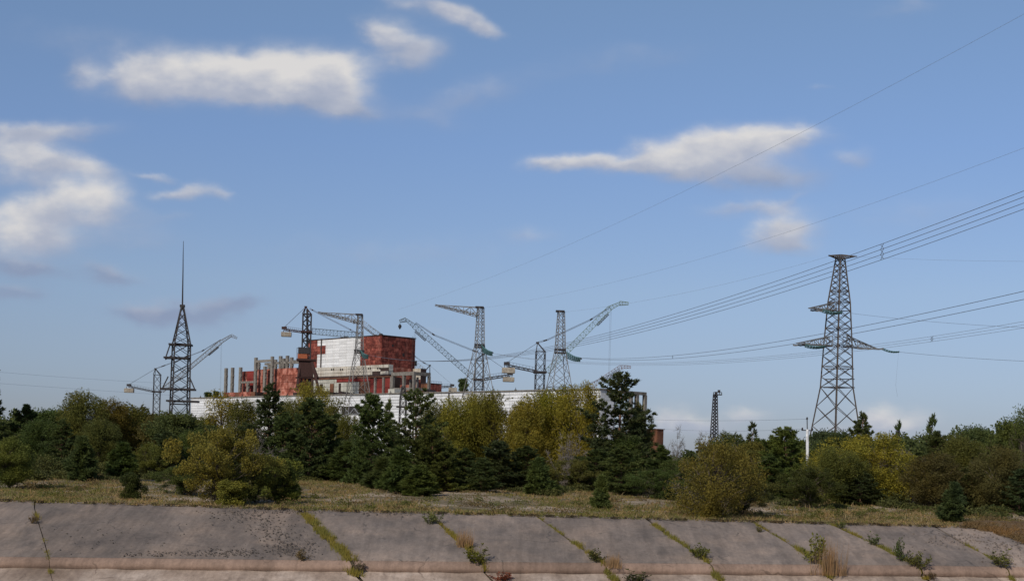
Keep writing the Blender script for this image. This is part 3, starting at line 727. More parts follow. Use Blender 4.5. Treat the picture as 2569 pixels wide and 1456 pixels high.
def ucol(x, y0, y1, w=12, C=CV):
    la, _ = on_face(C, E1, z2(x + w, y0)); lb, zt = on_face(C, E1, z2(x - w, y0)); _, zb_ = on_face(C, E1, z2(x, y1))
    MB().obox(C + E1 * la + UP * (zb_ - 6), E1 * (lb - la), N1 * 1.3, UP * (zt - zb_ + 6)).build('column', M['concrete'], unf)
    for f in (.25, .62):   # corbels
        zc = zb_ + (zt - zb_) * f
        MB().obox(C + E1 * (la - .55) + UP * zc + N1 * .2, E1 * .6, N1 * .9, UP * .9).build('corbel', M['concrete'], unf)
for x, y0, y1 in ((243, 948, 1240), (325, 942, 1240), (427, 938, 1240), (622, 815, 1240), (830, 800, 1130), (737, 925, 1130), (520, 1120, 1230)): ucol(x, y0, y1, 12 if x != 520 else 10)
CW = CU + E2 * 7
for x, y0, y1 in ((935, 795, 960), (972, 825, 960), (1022, 790, 960), (1076, 812, 960), (790, 880, 960), (655, 880, 960), (870, 840, 960)): ucol(x, y0, y1, 13, CW)
def ubeam(x0, x1, y, h, C, d=1.2):
    la, za = on_face(C, E1, z2(x1, y)); lb, _ = on_face(C, E1, z2(x0, y))
    MB().obox(C + E1 * la + UP * za + N1 * .1, E1 * (lb - la), N1 * d, UP * h).build('beam', M['concrete'], unf)
ubeam(635, 818, 868, 1.5, CV); ubeam(440, 610, 1135, 1.2, CV); ubeam(845, 1160, 885, 1.4, CW); ubeam(740, 850, 905, 1.4, CW); ubeam(1090, 1175, 890, 2.2, CV)
CX = CU + N1 * 8; la, za = on_face(CX, E1, z2(600, 1245)); lb, _ = on_face(CX, E1, z2(205, 1245))
MB().obox(CX + E1 * la, E1 * (lb - la), -N1 * 6, UP * (za - .1)).build('low_wall', M['dark_roof'], unf)
for c in range(8):
    for r in range(3): face_panel(unf, CX, E1, N1, la + (lb - la) * c / 8, la + (lb - la) * (c + 1) / 8, za - (r + 1) * 3.6, za - r * 3.6, 'rust_pink' if (c + r) % 4 else 'brown_rust', .25)
# roof deck under the portal crane
dk = px(*z2(1420, 1252), 752); MB().obox(Vector((dk.x + 4, dk.y - 8, 0)), E1 * 30, E2 * 22, UP * dk.z).build('crane_deck', M['dark_roof'], unf)

# ---- rusty shed right of the hall
p = px(1648, 1075, 505); p2 = px(1662, 1075, 515)
sh = thing('rusty_shed', (p.x, p.y, 1.1), 'small rusty metal shed just right of the white hall end', 'shed')
sz = p.z - 1.1; C = Vector((p.x, p.y, 1.1))
MB().obox(C, E1 * 7, E2 * 3.4, UP * (sz - .2)).build('wall', M['dark_roof'], sh)
for c in range(4): face_panel(sh, C, E1, N1, 7 * c / 4, 7 * (c + 1) / 4, 0, sz - .2, 'brown_rust', .15, gap=.03)
for c in range(2): face_panel(sh, C, E2, N2, 3.4 * c / 2, 3.4 * (c + 1) / 2, 0, sz - .2, 'brown_rust', .15, gap=.03)
MB().obox(C - E1 * .4 - E2 * .4 + UP * (sz - .18), E1 * 7.8, E2 * 4.2, UP * .25).build('roof', M['brown_rust'], sh)

# ------------------------------------------------------------------ lattice work
def lattice_tower(root, base, levels, rot, legw, brw, leg_mat, br_mat, nsub, horiz=()):
    """levels: (z, half side); legs are one part each, bracing of each stage one part"""
    base = Vector((base[0], base[1], 0)); ca, sa = math.cos(rot), math.sin(rot)
    def cp(z, h, k):
        x, y = ((-1, -1), (1, -1), (1, 1), (-1, 1))[k]
        return base + Vector(((x * ca - y * sa) * h, (x * sa + y * ca) * h, z))
    for k in range(4):
        lg = MB()
        for (za, ha), (zb_, hb) in zip(levels[:-1], levels[1:]): lg.bar(cp(za, ha, k), cp(zb_, hb, k), legw)
        lg.build('leg', leg_mat, root)
    for (za, ha), (zb_, hb), n in zip(levels[:-1], levels[1:], nsub):
        br = MB()
        for i in range(n):
            f0, f1 = i / n, (i + 1) / n
            z0, z1_ = za + (zb_ - za) * f0, za + (zb_ - za) * f1; h0, h1 = ha + (hb - ha) * f0, ha + (hb - ha) * f1
            for k in range(4):
                j = (k + 1) % 4
                br.bar(cp(z0, h0, k), cp(z1_, h1, j), brw); br.bar(cp(z0, h0, j), cp(z1_, h1, k), brw)
                if i == 0 or i in horiz: br.bar(cp(z0, h0, k), cp(z0, h0, j), brw * 1.2)
        for k in range(4): br.bar(cp(zb_, hb, k), cp(zb_, hb, (k + 1) % 4), brw * 1.2)
        br.build('bracing', br_mat, root)
    return cp
def truss(mb, p, q, w0, w1, h0, h1, n, cw, bw, up=UP, tri=False):
    """box (or triangular) lattice beam from p to q"""
    p, q = Vector(p), Vector(q); d = (q - p).normalized(); s = d.cross(up).normalized(); t = s.cross(d).normalized()
    def ring(f):
        c = p.lerp(q, f); w = (w0 + (w1 - w0) * f) / 2; h = (h0 + (h1 - h0) * f) / 2
        return [c - s*w - t*h, c + s*w - t*h, c + t*h] if tri else [c - s*w - t*h, c + s*w - t*h, c + s*w + t*h, c - s*w + t*h]
    R = [ring(i / n) for i in range(n + 1)]; m = len(R[0])
    for k in range(m): mb.bar(R[0][k], R[n][k], cw)
    for i in range(n):
        for k in range(m):
            j = (k + 1) % m
            if i % 2: mb.bar(R[i][k], R[i+1][j], bw)
            else: mb.bar(R[i][j], R[i+1][k], bw)
            if i: mb.bar(R[i][k], R[i][j], bw)
    for e in (0, n):
        for k in range(m): mb.bar(R[e][k], R[e][(k + 1) % m], bw)
def arm(root, top_root, bot_root, tip, side, n, cw, bw, mat, name='cross_arm'):
    """tapering arm: two lower chords and two upper chords meeting at the tip"""
    mb = MB(); side = Vector(side)
    lo = [bot_root - side, bot_root + side]; hi = [top_root - side, top_root + side]
    for a_ in lo + hi: mb.bar(a_, tip, cw)
    for i in range(n):
        f0, f1 = i / n, (i + 1) / n * .98
        A, B = [x.lerp(tip, f0) for x in lo], [x.lerp(tip, f0) for x in hi]; A1, B1 = [x.lerp(tip, f1) for x in lo], [x.lerp(tip, f1) for x in hi]
        for k in (0, 1):
            mb.bar(A[k], B[k], bw); mb.bar(B[k], A1[k], bw) if i % 2 else mb.bar(A[k], B1[k], bw)
        mb.bar(A[0], A1[1], bw); mb.bar(A[0], A[1], bw); mb.bar(B[0], B1[1], bw)
    return mb.build(name, mat, root)
def insulators(root, a_, b_, rows, w, spread):
    for k in range(rows):
        off = Vector((0, spread * (k - (rows - 1) / 2), -abs(spread) * .5 * k))
        n = 14; pts = [(a_ + off).lerp(b_ + off * .6, i / n) + Vector((0, 0, -.9 * math.sin(math.pi * i / n) * .35)) for i in range(n + 1)]
        mb = MB(); mb.tube(pts, [w * (.55 if i % 2 else 1) for i in range(n + 1)], 6)
        mb.build('insulator', M['teal'], root)

# ---- big pylon on the right
D = 335.0
top = px(*z6(520, 75), D); bx, by = top.x, D
zof = lambda y: px(*z6(520, y), D).z
mpp = D / F * .34902      # metres per detail-view pixel
b0 = px(*z6(480, 1340), D)
py = thing('power_pylon', (b0.x, D, 1.1), 'tall brown lattice power pylon with one middle arm and two lower arms', 'pylon')
r2 = .71
lev = [(1.1, 238 * mpp * r2), (zof(1020), 114 * mpp * r2), (zof(720), 99 * mpp * r2), (zof(410), 78 * mpp * r2), (zof(85), 30 * mpp * r2)]
cx = top.x
# widths are across the diagonal as seen
lattice_tower(py, (cx - .0, D), lev, math.radians(33), .27, .115, M['steel_brown'], M['steel_brown'], (5, 4, 5, 8), horiz=(2,))
def P6(x, y, dy=0): return px(*z6(x, y), D + dy)
for tipx, tipy, yt, yb, xr, nm in ((265, 463, 410, 468, 440, 'middle'), (178, 712, 652, 722, 412, 'lower'), (830, 738, 650, 726, 592, 'lower')):
    t = P6(tipx, tipy); t = Vector((t.x - .6 * 0, D - (4 if tipx < 500 else -4), t.z))
    arm(py, P6(xr + (40 if tipx < 500 else -40), yt), P6(xr + (40 if tipx < 500 else -40), yb), t, (0, 1.8, 0), 6, .2, .12, M['steel_grey'])
for tipx in (435, 635):
    arm(py, P6(520, 70), P6(520, 100), P6(tipx, 72 if tipx < 500 else 78, -2), (0, .9, 0), 4, .18, .1, M['steel_brown'])
MB().bar(P6(435, 71, -2), P6(640, 79, -2), .22).build('top_beam', M['steel_brown'], py)
for y in (470, 725, 885, 960, 1020):
    hb = 6.0; MB().bar(P6(520 - (78 + (y - 410) * .07), y), P6(520 + (74 + (y - 410) * .05), y), .2).build('platform', M['steel_brown'], py)
insulators(py, P6(395, 462, -4), P6(530, 478, -10), 3, .17, .5)
insulators(py, P6(270, 712, -4), P6(410, 722, -9), 3, .17, .5)
insulators(py, P6(822, 738, 4), P6(940, 762, -2), 2, .16, .5)
for (x0, y0, x1, y1) in ((305, 464, 400, 470), (180, 714, 290, 716), (640, 738, 830, 742)):
    MB().pl([P6(x0 + (x1 - x0) * i / 6, y0 + (y1 - y0) * i / 6 + (3 if i % 2 else 0), -3) for i in range(7)], .35).build('cable_ladder', M['steel_grey'], py)
MB().pl([P6(938, 764, -2), P6(928, 880, -2), P6(918, 1000, -2), P6(930, 1085, -2)], .025).build('loose_wire', M['wire_faint'], py)

# ---- three portal pylons with insulator fans
def portal_pylon(zf, D, label, axis, levels, arm_pts, ins, rot):
    """axis: list of (x, y) centre in the detail view; levels: (y, half width)"""
    s = D / F * abs(zf(100, 0)[0] - zf(0, 0)[0]) / 100
    c = px(*zf(*axis), D)
    root = thing('portal_pylon', (c.x, D, 1.1), label, 'pylon', 'portal pylons in front of the hall')
    zz_ = lambda y: px(*zf(axis[0], y), D).z
    lv = [(zz_(y), h * s * .76) for y, h in levels]
    z_low, h_low = lv[0]; g = (lv[0][1] - lv[1][1]) / (lv[1][0] - lv[0][0])
    lv = [(1.1, h_low + g * (z_low - 1.1))] + lv
    ns = [2] + [max(3, int((b_[0] - a_[0]) / (a_[1] + b_[1]) * 1.15)) for a_, b_ in zip(lv[1:-1], lv[2:])]
    lattice_tower(root, (c.x, D), lv, rot, .2, .105, M['steel_grey'], M['steel_grey'], ns)
    Q = lambda x, y, dy=0: px(*zf(x, y), D + dy)
    if arm_pts:
        (tx, ty), (rx, ryt), ryb = arm_pts
        arm(root, Q(rx, ryt), Q(rx, ryb), Q(tx, ty, 8), (0, .9, 0), 6, .18, .1, M['steel_grey'])
        mb = MB(); truss(mb, Q(rx, ryb), Q(tx, ty + 4, 8), 1.6, .7, 1.2, .5, 14, .13, .1); mb.build('arm_chord', M['steel_grey'], root)
    (ax, ay), (bx_, by_) = ins
    MB().cbox(Q(axis[0], levels[1][0]) , levels[1][1] * 2.1 * s, levels[1][1] * 1.6 * s, .5).build('platform', M['steel_dark'], root)
    MB().cbox(Q(axis[0], levels[1][0] + 28) , levels[1][1] * 2.0 * s, levels[1][1] * 1.5 * s, .35).build('platform', M['steel_dark'], root)
    tw = Q(axis[0], levels[-1][0] - 3); MB().cbox(tw, levels[-1][1] * 2.4 * s, 2.2, .45).build('top_beam', M['steel_dark'], root)
    insulators(root, Q(ax, ay), Q(bx_, by_, -8), 4, .24, .9)
    mb = MB()
    for k in range(3): mb.bar(Q(bx_, by_ + k * 3, -8 + k), Q(bx_ + 18, by_ + 2 + k * 4, -8 + k), .18)
    mb.build('clamp', M['steel_dark'], root)
    return Q(bx_, by_, -8), tw, (Q(*arm_pts[0], 8) if arm_pts else tw)
I905 = portal_pylon(z3, 430, 'leftmost portal pylon, grey lattice standing in front of the white reactor wall', (700, 690), [(1290, 175), (690, 62), (213, 38)], ((160, 178), (690, 210), 310), ((722, 690), (812, 752)), math.radians(20))
I1205 = portal_pylon(z4, 420, 'middle portal pylon, grey lattice with long top arm pointing left against open sky', (1128, 690), [(1290, 190), (690, 60), (235, 42)], ((595, 203), (1105, 235), 330), ((1155, 700), (1278, 778)), math.radians(24))
I1407 = portal_pylon(z5, 415, 'rightmost portal pylon, grey lattice without an arm in front of a leaning green jib', (608, 560), [(900, 118), (560, 50), (213, 33)], None, ((668, 585), (788, 636)), math.radians(18))

# ---- dark lightning mast at the left
D = 400.0
Q1 = lambda x, y, dy=0: px(*z1(x, y), D + dy)
s1 = D / F * .36745
c = Q1(497, 1110); lm = thing('lightning_mast', (c.x, D, 1.1), 'dark steel lattice mast with ledges and a very tall thin spike', 'mast')
zz_ = lambda y: px(*z1(500, y), D).z
lattice_tower(lm, (c.x + .2, D), [(1.1, 92 * s1 * .76), (zz_(1210), 76 * s1 * .76), (zz_(800), 70 * s1 * .76), (zz_(540), 8 * s1 * .76)], math.radians(22), .3, .15, M['steel_dark'], M['steel_dark'], (3, 6, 5))
mb = MB(); mb.tube([Q1(517, 545), Q1(519, 420), Q1(521, 300), Q1(522, 190), Q1(524, 97)], [.24, .19, .15, .11, .06], 6); mb.build('spike', M['steel_dark'], lm)
MB().cbox(Q1(517, 540), 1.3, 1.0, .7).build('cap', M['steel_dark'], lm)
for y, xl, xr in ((805, 432, 580), (895, 398, 560), (1108, 375, 602), (1190, 415, 625)):
    MB().cbox((Q1(xl, y) + Q1(xr, y)) / 2, (Q1(xr, y) - Q1(xl, y)).length, 4.5, .5, math.radians(4)).build('ledge', M['steel_dark'], lm)
for (x0, y0, x1, y1) in ((432, 805, 400, 900), (420, 1020, 375, 1112), (570, 1035, 602, 1110), (440, 880, 400, 905), (540, 885, 570, 880)):
    mb = MB()
    for dy in (-2, 2): mb.bar(Q1(x0, y0, dy), Q1(x1, y1, dy), .3)
    mb.build('strut', M['steel_dark'], lm)

# ---- tower cranes
def crane(label, zf, D, mast, head, ring_y, jib, pend, cjib, box, mats, wmast, hang=None, base_z=1.1, hook=None, jib_h=2.2, yaw=0.0, low=True, bw=(.30, .16)):
    """all points in one enlarged view; mast=(x, y top, y bottom); jib=list of points; box=(x0,y0,x1,y1)"""
    Q = lambda p, dy=0: px(*zf(p[0], p[1]), D + dy)
    s = D / F * abs(zf(100, 0)[0] - zf(0, 0)[0]) / 100
    m_mast, m_jib, m_dark = mats
    c = Q((mast[0], mast[1]))
    root = thing('tower_crane', (c.x, D, base_z), label, 'crane', 'tower cranes round the reactor block')
    hw = wmast * s / 2
    zt = c.z; zr = Q((mast[0], ring_y)).z
    lattice_tower(root, (c.x, D), [(base_z, hw), (zr, hw), (zt, hw)], math.radians(8), bw[0], bw[1], m_mast, m_mast, (max(3, int((zr - base_z) / (hw * 2.1))), max(2, int((zt - zr) / (hw * 2.1)))), horiz=(2, 4, 6, 8))
    MB().cbox(Vector((c.x, D, zr)), hw * 2.7, hw * 2.7, .9, math.radians(8)).build('slewing_ring', m_dark, root)
    hd = Q(head); mb = MB()
    for k in ((-1, -1), (1, -1), (1, 1), (-1, 1)): mb.bar(Vector((c.x + k[0] * hw, D + k[1] * hw, zt)), Vector((hd.x, D + k[1] * .4, hd.z)), .34)
    mb.cbox(hd, 1.3, 1.2, .8); mb.build('head', m_dark, root)
    # jib: box lattice, then lighter nose
    jp = [Q(p, yaw * i) for i, p in enumerate(jib)]
    mb = MB(); n = max(8, int((jp[1] - jp[0]).length / 1.9)); truss(mb, jp[0], jp[1], 1.8, 1.8, jib_h, jib_h, n, .2, .11); jo = mb.build('jib', m_jib, root)
    if len(jp) > 2:
        mb = MB()
        for i in range(1, len(jp) - 1): truss(mb, jp[i], jp[i+1], 1.6, 1.3, jib_h * .8, jib_h * .5, max(3, int((jp[i+1] - jp[i]).length / 2)), .18, .11)
        mb.build('jib_nose', m_jib, jo)
    if low:   # service walkway slung under the far end of the jib
        a_, b_ = jp[0].lerp(jp[1], .80), jp[0].lerp(jp[1], .97); dn = Vector((0, 0, -1.9))
        mb = MB(); truss(mb, a_ + dn, b_ + dn, 1.2, 1.2, .9, .9, 6, .2, .12); mb.build('walkway', m_dark, jo)
    mb = MB()
    for dy in (-.7, 0, .7):
        pp = [Q(p, yaw * min(1, i / max(1, len(pend) - 1))) + Vector((0, dy, dy * .5)) for i, p in enumerate(pend)]; mb.pl(pp, .11)
    po = mb.build('pendant', m_dark, root)
    mb = MB(); q0, q1 = Q(pend[-2], yaw * .8), Q(pend[-1], yaw); mb.bar(q0.lerp(q1, .0), q0.lerp(q1, .12), .7); q0, q1 = Q(pend[0]), Q(pend[1]); mb.bar(q0.lerp(q1, .6), q0.lerp(q1, 1), .6); mb.build('pulley', m_dark, po)
    # counter jib
    cj = [Q(p) for p in cjib]; mb = MB()
    truss(mb, cj[0], cj[1], 1.8, 1.8, .9, .9, max(5, int((cj[1] - cj[0]).length / 2)), .34, .16)
    co = mb.build('counter_jib', m_dark, root)
    mb = MB(); n = 9
    for i in range(n + 1):
        p_ = cj[0].lerp(cj[1], i / n); mb.bar(p_ + UP * .5, p_ + UP * 1.7, .1)
    mb.bar(cj[0] + UP * 1.7, cj[1] + UP * 1.7, .1); mb.build('railing', m_dark, co)
    MB().cbox(cj[1] + UP * .8, 2.6, 1.8, 1.4).build('winch', m_dark, co)
    mb = MB()
    for dy in (-.6, .6): mb.bar(cj[1] + Vector((0, dy, 1.2)), hd + Vector((0, dy, 0)), .09)
    mb.build('stay', m_dark, root)
    a_, b_ = Q((box[0], box[1])), Q((box[2], box[3])); w, h = b_.x - a_.x, a_.z - b_.z
    wt = MB(); wt.cbox(((a_.x + b_.x) / 2, D, (a_.z + b_.z) / 2), w, 3.2, h, math.radians(5)); wo = wt.build('counterweight', M['weight'], root)
    bv = wo.modifiers.new('bevel', 'BEVEL'); bv.width = .18; bv.segments = 1
    mb = MB()
    for f in (.2, .8): mb.bar(Vector((a_.x + w * f, D, a_.z)), Vector((a_.x + w * f, D, a_.z + 1.0)), .3)
    mb.build('hanger', m_dark, wo)
    if hang:
        mb = MB()
        for dx in (-.25, .25): mb.bar(Q(hang[0], yaw) + Vector((dx, 0, 0)), Q(hang[1], yaw) + Vector((dx, 0, 0)), .07)
        mb.build('hoist_rope', M['wire'], root)
    if hook:
        q = Q(hook, yaw); mb = MB(); mb.tube([q + UP * 1.6, q + UP * .7, q, q - UP * .9], [.15, .8, .7, .1], 8); mb.bar(q + UP * 1.5, jp[-1], .07); mb.build('hook', m_dark, root)
    return root, c, hw, Q
st = (M['steel_dark'], M['crane_blue'], M['steel_dark'])
crane('small far crane half hidden behind the dark lightning mast, jib rising right', z1, 900, (346, 1010, 1280), (333, 968), 1125, [(378, 1118), (775, 788), (850, 742), (888, 758)], [(333, 968), (400, 944), (650, 848), (778, 770)], [(325, 1125), (152, 1088)], (122, 1101, 185, 1132), (M['steel_dark'], M['steel_grey'], M['steel_dark']), 44, hang=((783, 800), (776, 1125)), jib_h=2.4)
rB, cB, hB, QB = crane('dark rusty crane on a splayed portal in front of the white wall', z2, 760, (1260, 262, 1250), (1242, 170), 490, [(1322, 478), (1960, 535)], [(1290, 190), (1335, 215), (1800, 455), (1925, 520)], [(1205, 490), (968, 456)], (932, 488, 1058, 550), (M['steel_dark'], M['crane_blue'], M['crane_rust']), 104, base_z=dk.z, jib_h=3.0, low=False, bw=(.7, .36))
MB().bar(QB((1262, 680)), QB((1262, 200)), 1.1).build('ladder_shaft', M['steel_dark'], rB)
def qbox(name, x0, y0, x1, y1, depth, mat, dy=0):
    a_, b_ = QB((x0, y0)), QB((x1, y1)); MB().cbox(((a_.x + b_.x) / 2, 760 + dy, (a_.z + b_.z) / 2), b_.x - a_.x, depth, a_.z - b_.z, math.radians(6)).build(name, mat, rB)
qbox('machine_house', 1150, 685, 1290, 768, 5.5, M['steel_dark']); qbox('machine_house', 1143, 770, 1262, 830, 6.2, M['crane_orange']); qbox('platform', 1128, 830, 1372, 862, 8.5, M['crane_rust'])
qbox('portal', 1178, 866, 1332, 1062, 6.5, M['crane_rust']); qbox('portal_beam', 1115, 1062, 1402, 1082, 7.5, M['crane_rust'])
for x0, y0, x1, y1 in ((1172, 862, 1128, 1240), (1318, 862, 1412, 1245), (1180, 900, 1140, 1062), (1330, 900, 1395, 1062)):
    for dy in (-4.5, 4.5): MB().bar(QB((x0, y0), dy * .6), QB((x1, y1), dy), 1.3 if y1 > 1100 else .7).build('portal_leg', M['crane_rust'], rB)
for x0, y0, x1, y1 in ((1130, 690, 1130, 830), (1130, 690, 1160, 690), (1130, 760, 1150, 760)): MB().bar(QB((x0, y0), -3), QB((x1, y1), -3), .2).build('railing', M['steel_dark'], rB)
qbox('trolley', 1385, 1235, 1440, 1262, 5, M['crane_rust'], -4)
crane('crane behind the middle portal pylon, grey jib leaning left with a hanging hook', z4, 640, (1126, 880, 1290), (1170, 800), 1110, [(1048, 1085), (330, 455), (235, 382), (158, 402)], [(1165, 800), (1040, 752), (580, 570), (350, 418)], [(1190, 1102), (1498, 1056)], (1412, 1078, 1546, 1138), st, 100, hang=((342, 520), (345, 640)), hook=(160, 475))
crane('crane with a pale green jib rising right beside the rightmost portal pylon', z5, 620, (430, 575, 940), (402, 497), 765, [(487, 758), (1062, 180), (1150, 138), (1228, 140)], [(402, 495), (490, 470), (880, 290), (1065, 172)], [(385, 757), (122, 702)], (80, 722, 195, 775), (M['steel_dark'], M['crane_green'], M['steel_dark']), 80, hang=((1068, 210), (1054, 770)))
crane('far crane behind the reactor block, its pale jib showing above the roof', z3, 905, (1598, 985, 1240), (1640, 885), 1165, [(1560, 960), (745, 322), (640, 292)], [(1640, 890), (1545, 842), (1450, 770), (835, 360)], [(1640, 1180), (1938, 1166)], (1890, 1180, 2000, 1240), (M['steel_grey'], M['steel_pale'], M['steel_dark']), 84, hook=(630, 318), jib_h=3.4)
crane('far low crane whose jib tip pokes up left of the tall dark pine', z5, 800, (560, 1010, 1200), (575, 985), 1080, [(610, 1075), (1165, 715), (1250, 718)], [(575, 985), (640, 962), (1040, 800), (1150, 728)], [(520, 1080), (300, 1060)], (280, 1075, 360, 1110), (M['steel_grey'], M['crane_red'], M['steel_dark']), 70, hang=((1172, 740), (1170, 900)), jib_h=2.4)

# ---- lamp mast far right, lattice post, concrete pole
D = 590.0
zf = zone(2400, 1400, 3100, 1312); Qm = lambda x, y, dy=0: px(*zf(x, y), D + dy); sm = D / F * .3568
c = Qm(543, 140); fm_ = thing('floodlight_mast', (c.x, D, 1.1), 'slim far lattice mast with railed lamp platform on top', 'mast')
lattice_tower(fm_, (c.x - .8, D), [(1.1, 34 * sm * .74), (Qm(540, 430).z, 27 * sm * .74), (Qm(540, 150).z, 14 * sm * .74)], math.radians(25), .3, .18, M['steel_dark'], M['steel_dark'], (4, 12))
MB().cbox(Qm(545, 148), 58 * sm, 3.2, .35).build('platform', M['steel_dark'], fm_)
mb = MB()
for x in (517, 530, 560, 574): mb.bar(Qm(x, 148), Qm(x, 130), .25)
mb.bar(Qm(517, 132), Qm(574, 132), .25); mb.build('railing', M['steel_dark'], fm_)
for x, y in ((535, 137), (555, 124)): MB().cbox(Qm(x, y), 1.0, .9, 1.1).build('lamp', M['steel_dark'], fm_)
c = px(1012, 968, 470); lp = thing('lattice_post', (c.x, 470, 1.1), 'thin dark lattice post in front of the hall right of the reactor', 'mast')
lattice_tower(lp, (c.x, 470), [(1.1, 1.2), (px(1012, 1000, 470).z, 1.0), (c.z, .5)], math.radians(15), .25, .14, M['steel_dark'], M['steel_dark'], (8, 3))
MB().cbox(px(1010, 1020, 470), 4.2, 2.5, .5).build('ledge', M['steel_dark'], lp)
D = 178.0
pt, pb_ = px(2024.5, 1076, D), px(2027, 1180, D)
cp_ = thing('utility_pole', (pb_.x, D, 1.0), 'white concrete utility pole with a short crossarm left of the big pylon', 'pole')
mb = MB(); mb.tube([(pb_.x + .05, D, .9), tuple(pt)], [.24, .17], 8); mb.build('pole', M['pole_concrete'], cp_, True)
mb = MB(); mb.bar(px(2024.5, 1076, D), px(2024, 1050, D), .1); mb.build('top_pin', M['steel_dark'], cp_)
mb = MB(); mb.bar(px(2010, 1078, D), px(2038, 1079, D), .12); mb.build('crossarm', M['steel_dark'], cp_)
for u, v in ((2012, 1075), (2037, 1076), (2024, 1049)):
    q = px(u, v, D); mb = MB(); mb.tube([q - UP * .15, q, q + UP * .2], [.08, .14, .06], 6); mb.build('insulator', M['steel_dark'], cp_)

# ---- power lines
def cable(pts, n=40):
    """smooth curve through world points"""
    P = [Vector(p) for p in pts]; t = np.cumsum([0] + [(P[i+1] - P[i]).length for i in range(len(P) - 1)])
    if len(P) == 2: return [P[0].lerp(P[1], i / n) - UP * (4 * (i / n) * (1 - i / n) * .0) for i in range(n + 1)]
    deg = min(3, len(P) - 1); f = (t / t[-1]); out = []
    co = [np.polyfit(f, [p[k] for p in P], deg) for k in range(3)]
    for s in np.linspace(0, 1, n + 1): out.append(Vector([np.polyval(co[k], s) for k in range(3)]))
    return out
def power_line(label, strands, w, mat='wire', spacers=()):
    P0 = strands[0][0]
    root = thing('power_line', P0, label, 'power line', 'overhead power lines'); curves = []
    for s in strands:
        c = cable(s); curves.append(c)
        MB().pl(c, w).build('conductor', M[mat], root)
    for f in spacers:
        i = int(f * 40); mb = MB(); q = [c[i] for c in curves]; d = (curves[0][i+1] - curves[0][i-1]).normalized() * .35
        for j in range(len(q) - 1): mb.bar(q[j] - d, q[j+1] + d, .05); mb.bar(q[j] + d, q[j+1] - d, .05)
        mb.build('spacer', M['wire'], root)
def line_pts(uvs, Ys): return [px(u, v, Y) for (u, v), Y in zip(uvs, Ys)]
def between(uvs, Y0, Y1):
    """depth runs so that the line is straight in plan between the two ends"""
    k0, k1 = ab(*uvs[0])[0] / F, ab(*uvs[-1])[0] / F; x0, x1 = k0 * Y0, k1 * Y1
    out = []
    for u, v in uvs:
        k = ab(u, v)[0] / F
        t = (k * Y0 - x0) / ((x1 - x0) - k * (Y1 - Y0))
        out.append(px(u, v, Y0 + t * (Y1 - Y0)))
    return out
Ya, Yb = 422, 170
bun = [[(922, 889), (1137, 903 + k * 1.2), (1237, 894 + k * 1.3), (1460, 850 + k * 5), (1672, 790 + k * 8.3), (2145, 640 + k * 12), (2568, 476 + k * 15.5)] for k in range(4)]
power_line('four-strand bundle running from the leftmost portal pylon up past the big pylon top', [between(b_, Ya, Yb) for b_ in bun], .055, spacers=(.9,))
bun = [[(1455, 897), (1560, 898 + k * 3), (1672, 893 + k * 9), (1960, 855 + k * 9), (2145, 820 + k * 17), (2568, 730 + k * 20)] for k in range(2)]
power_line('two strands running from the rightmost portal pylon to the right edge', [between(b_, 407, 200) for b_ in bun], .07, spacers=(.35,))
bun = [[(1232, 885), (1420, 905 + k * 2), (1700, 908 + k * 3), (1960, 890 + k * 5), (2300, 848 + k * 6), (2568, 806 + k * 8)] for k in range(3)]
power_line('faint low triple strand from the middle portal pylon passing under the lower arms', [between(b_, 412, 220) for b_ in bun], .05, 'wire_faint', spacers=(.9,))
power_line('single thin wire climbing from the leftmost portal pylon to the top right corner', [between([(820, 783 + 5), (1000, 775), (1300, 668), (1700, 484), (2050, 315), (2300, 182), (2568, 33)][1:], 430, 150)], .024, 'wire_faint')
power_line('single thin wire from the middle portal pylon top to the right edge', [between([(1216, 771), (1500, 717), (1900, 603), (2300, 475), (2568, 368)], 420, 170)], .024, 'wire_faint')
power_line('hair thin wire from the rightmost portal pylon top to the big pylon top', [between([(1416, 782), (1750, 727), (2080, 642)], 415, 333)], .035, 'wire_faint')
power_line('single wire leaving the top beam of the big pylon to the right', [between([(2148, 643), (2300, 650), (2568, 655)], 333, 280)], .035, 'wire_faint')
power_line('wire leaving the middle arm of the big pylon to the right', [between([(2111, 782), (2300, 803), (2568, 821)], 325, 270)], .05)
power_line('wire leaving the lower right arm insulators of the big pylon', [between([(2255, 882), (2400, 895), (2568, 905)], 333, 280)], .06)
power_line('two low wires running left from the white utility pole behind the shed', [between([(2012, 1075), (1830, 1080), (1600, 1070)], 178, 260), between([(2024, 1050), (1830, 1054), (1600, 1050)], 178, 260)], .026)
power_line('two faint wires hanging at the left edge towards the dark mast', [between([(-40, 929), (200, 948), (455, 962)], 330, 398), between([(-40, 958), (200, 975), (455, 992)], 330, 398)], .035, 'wire_faint')

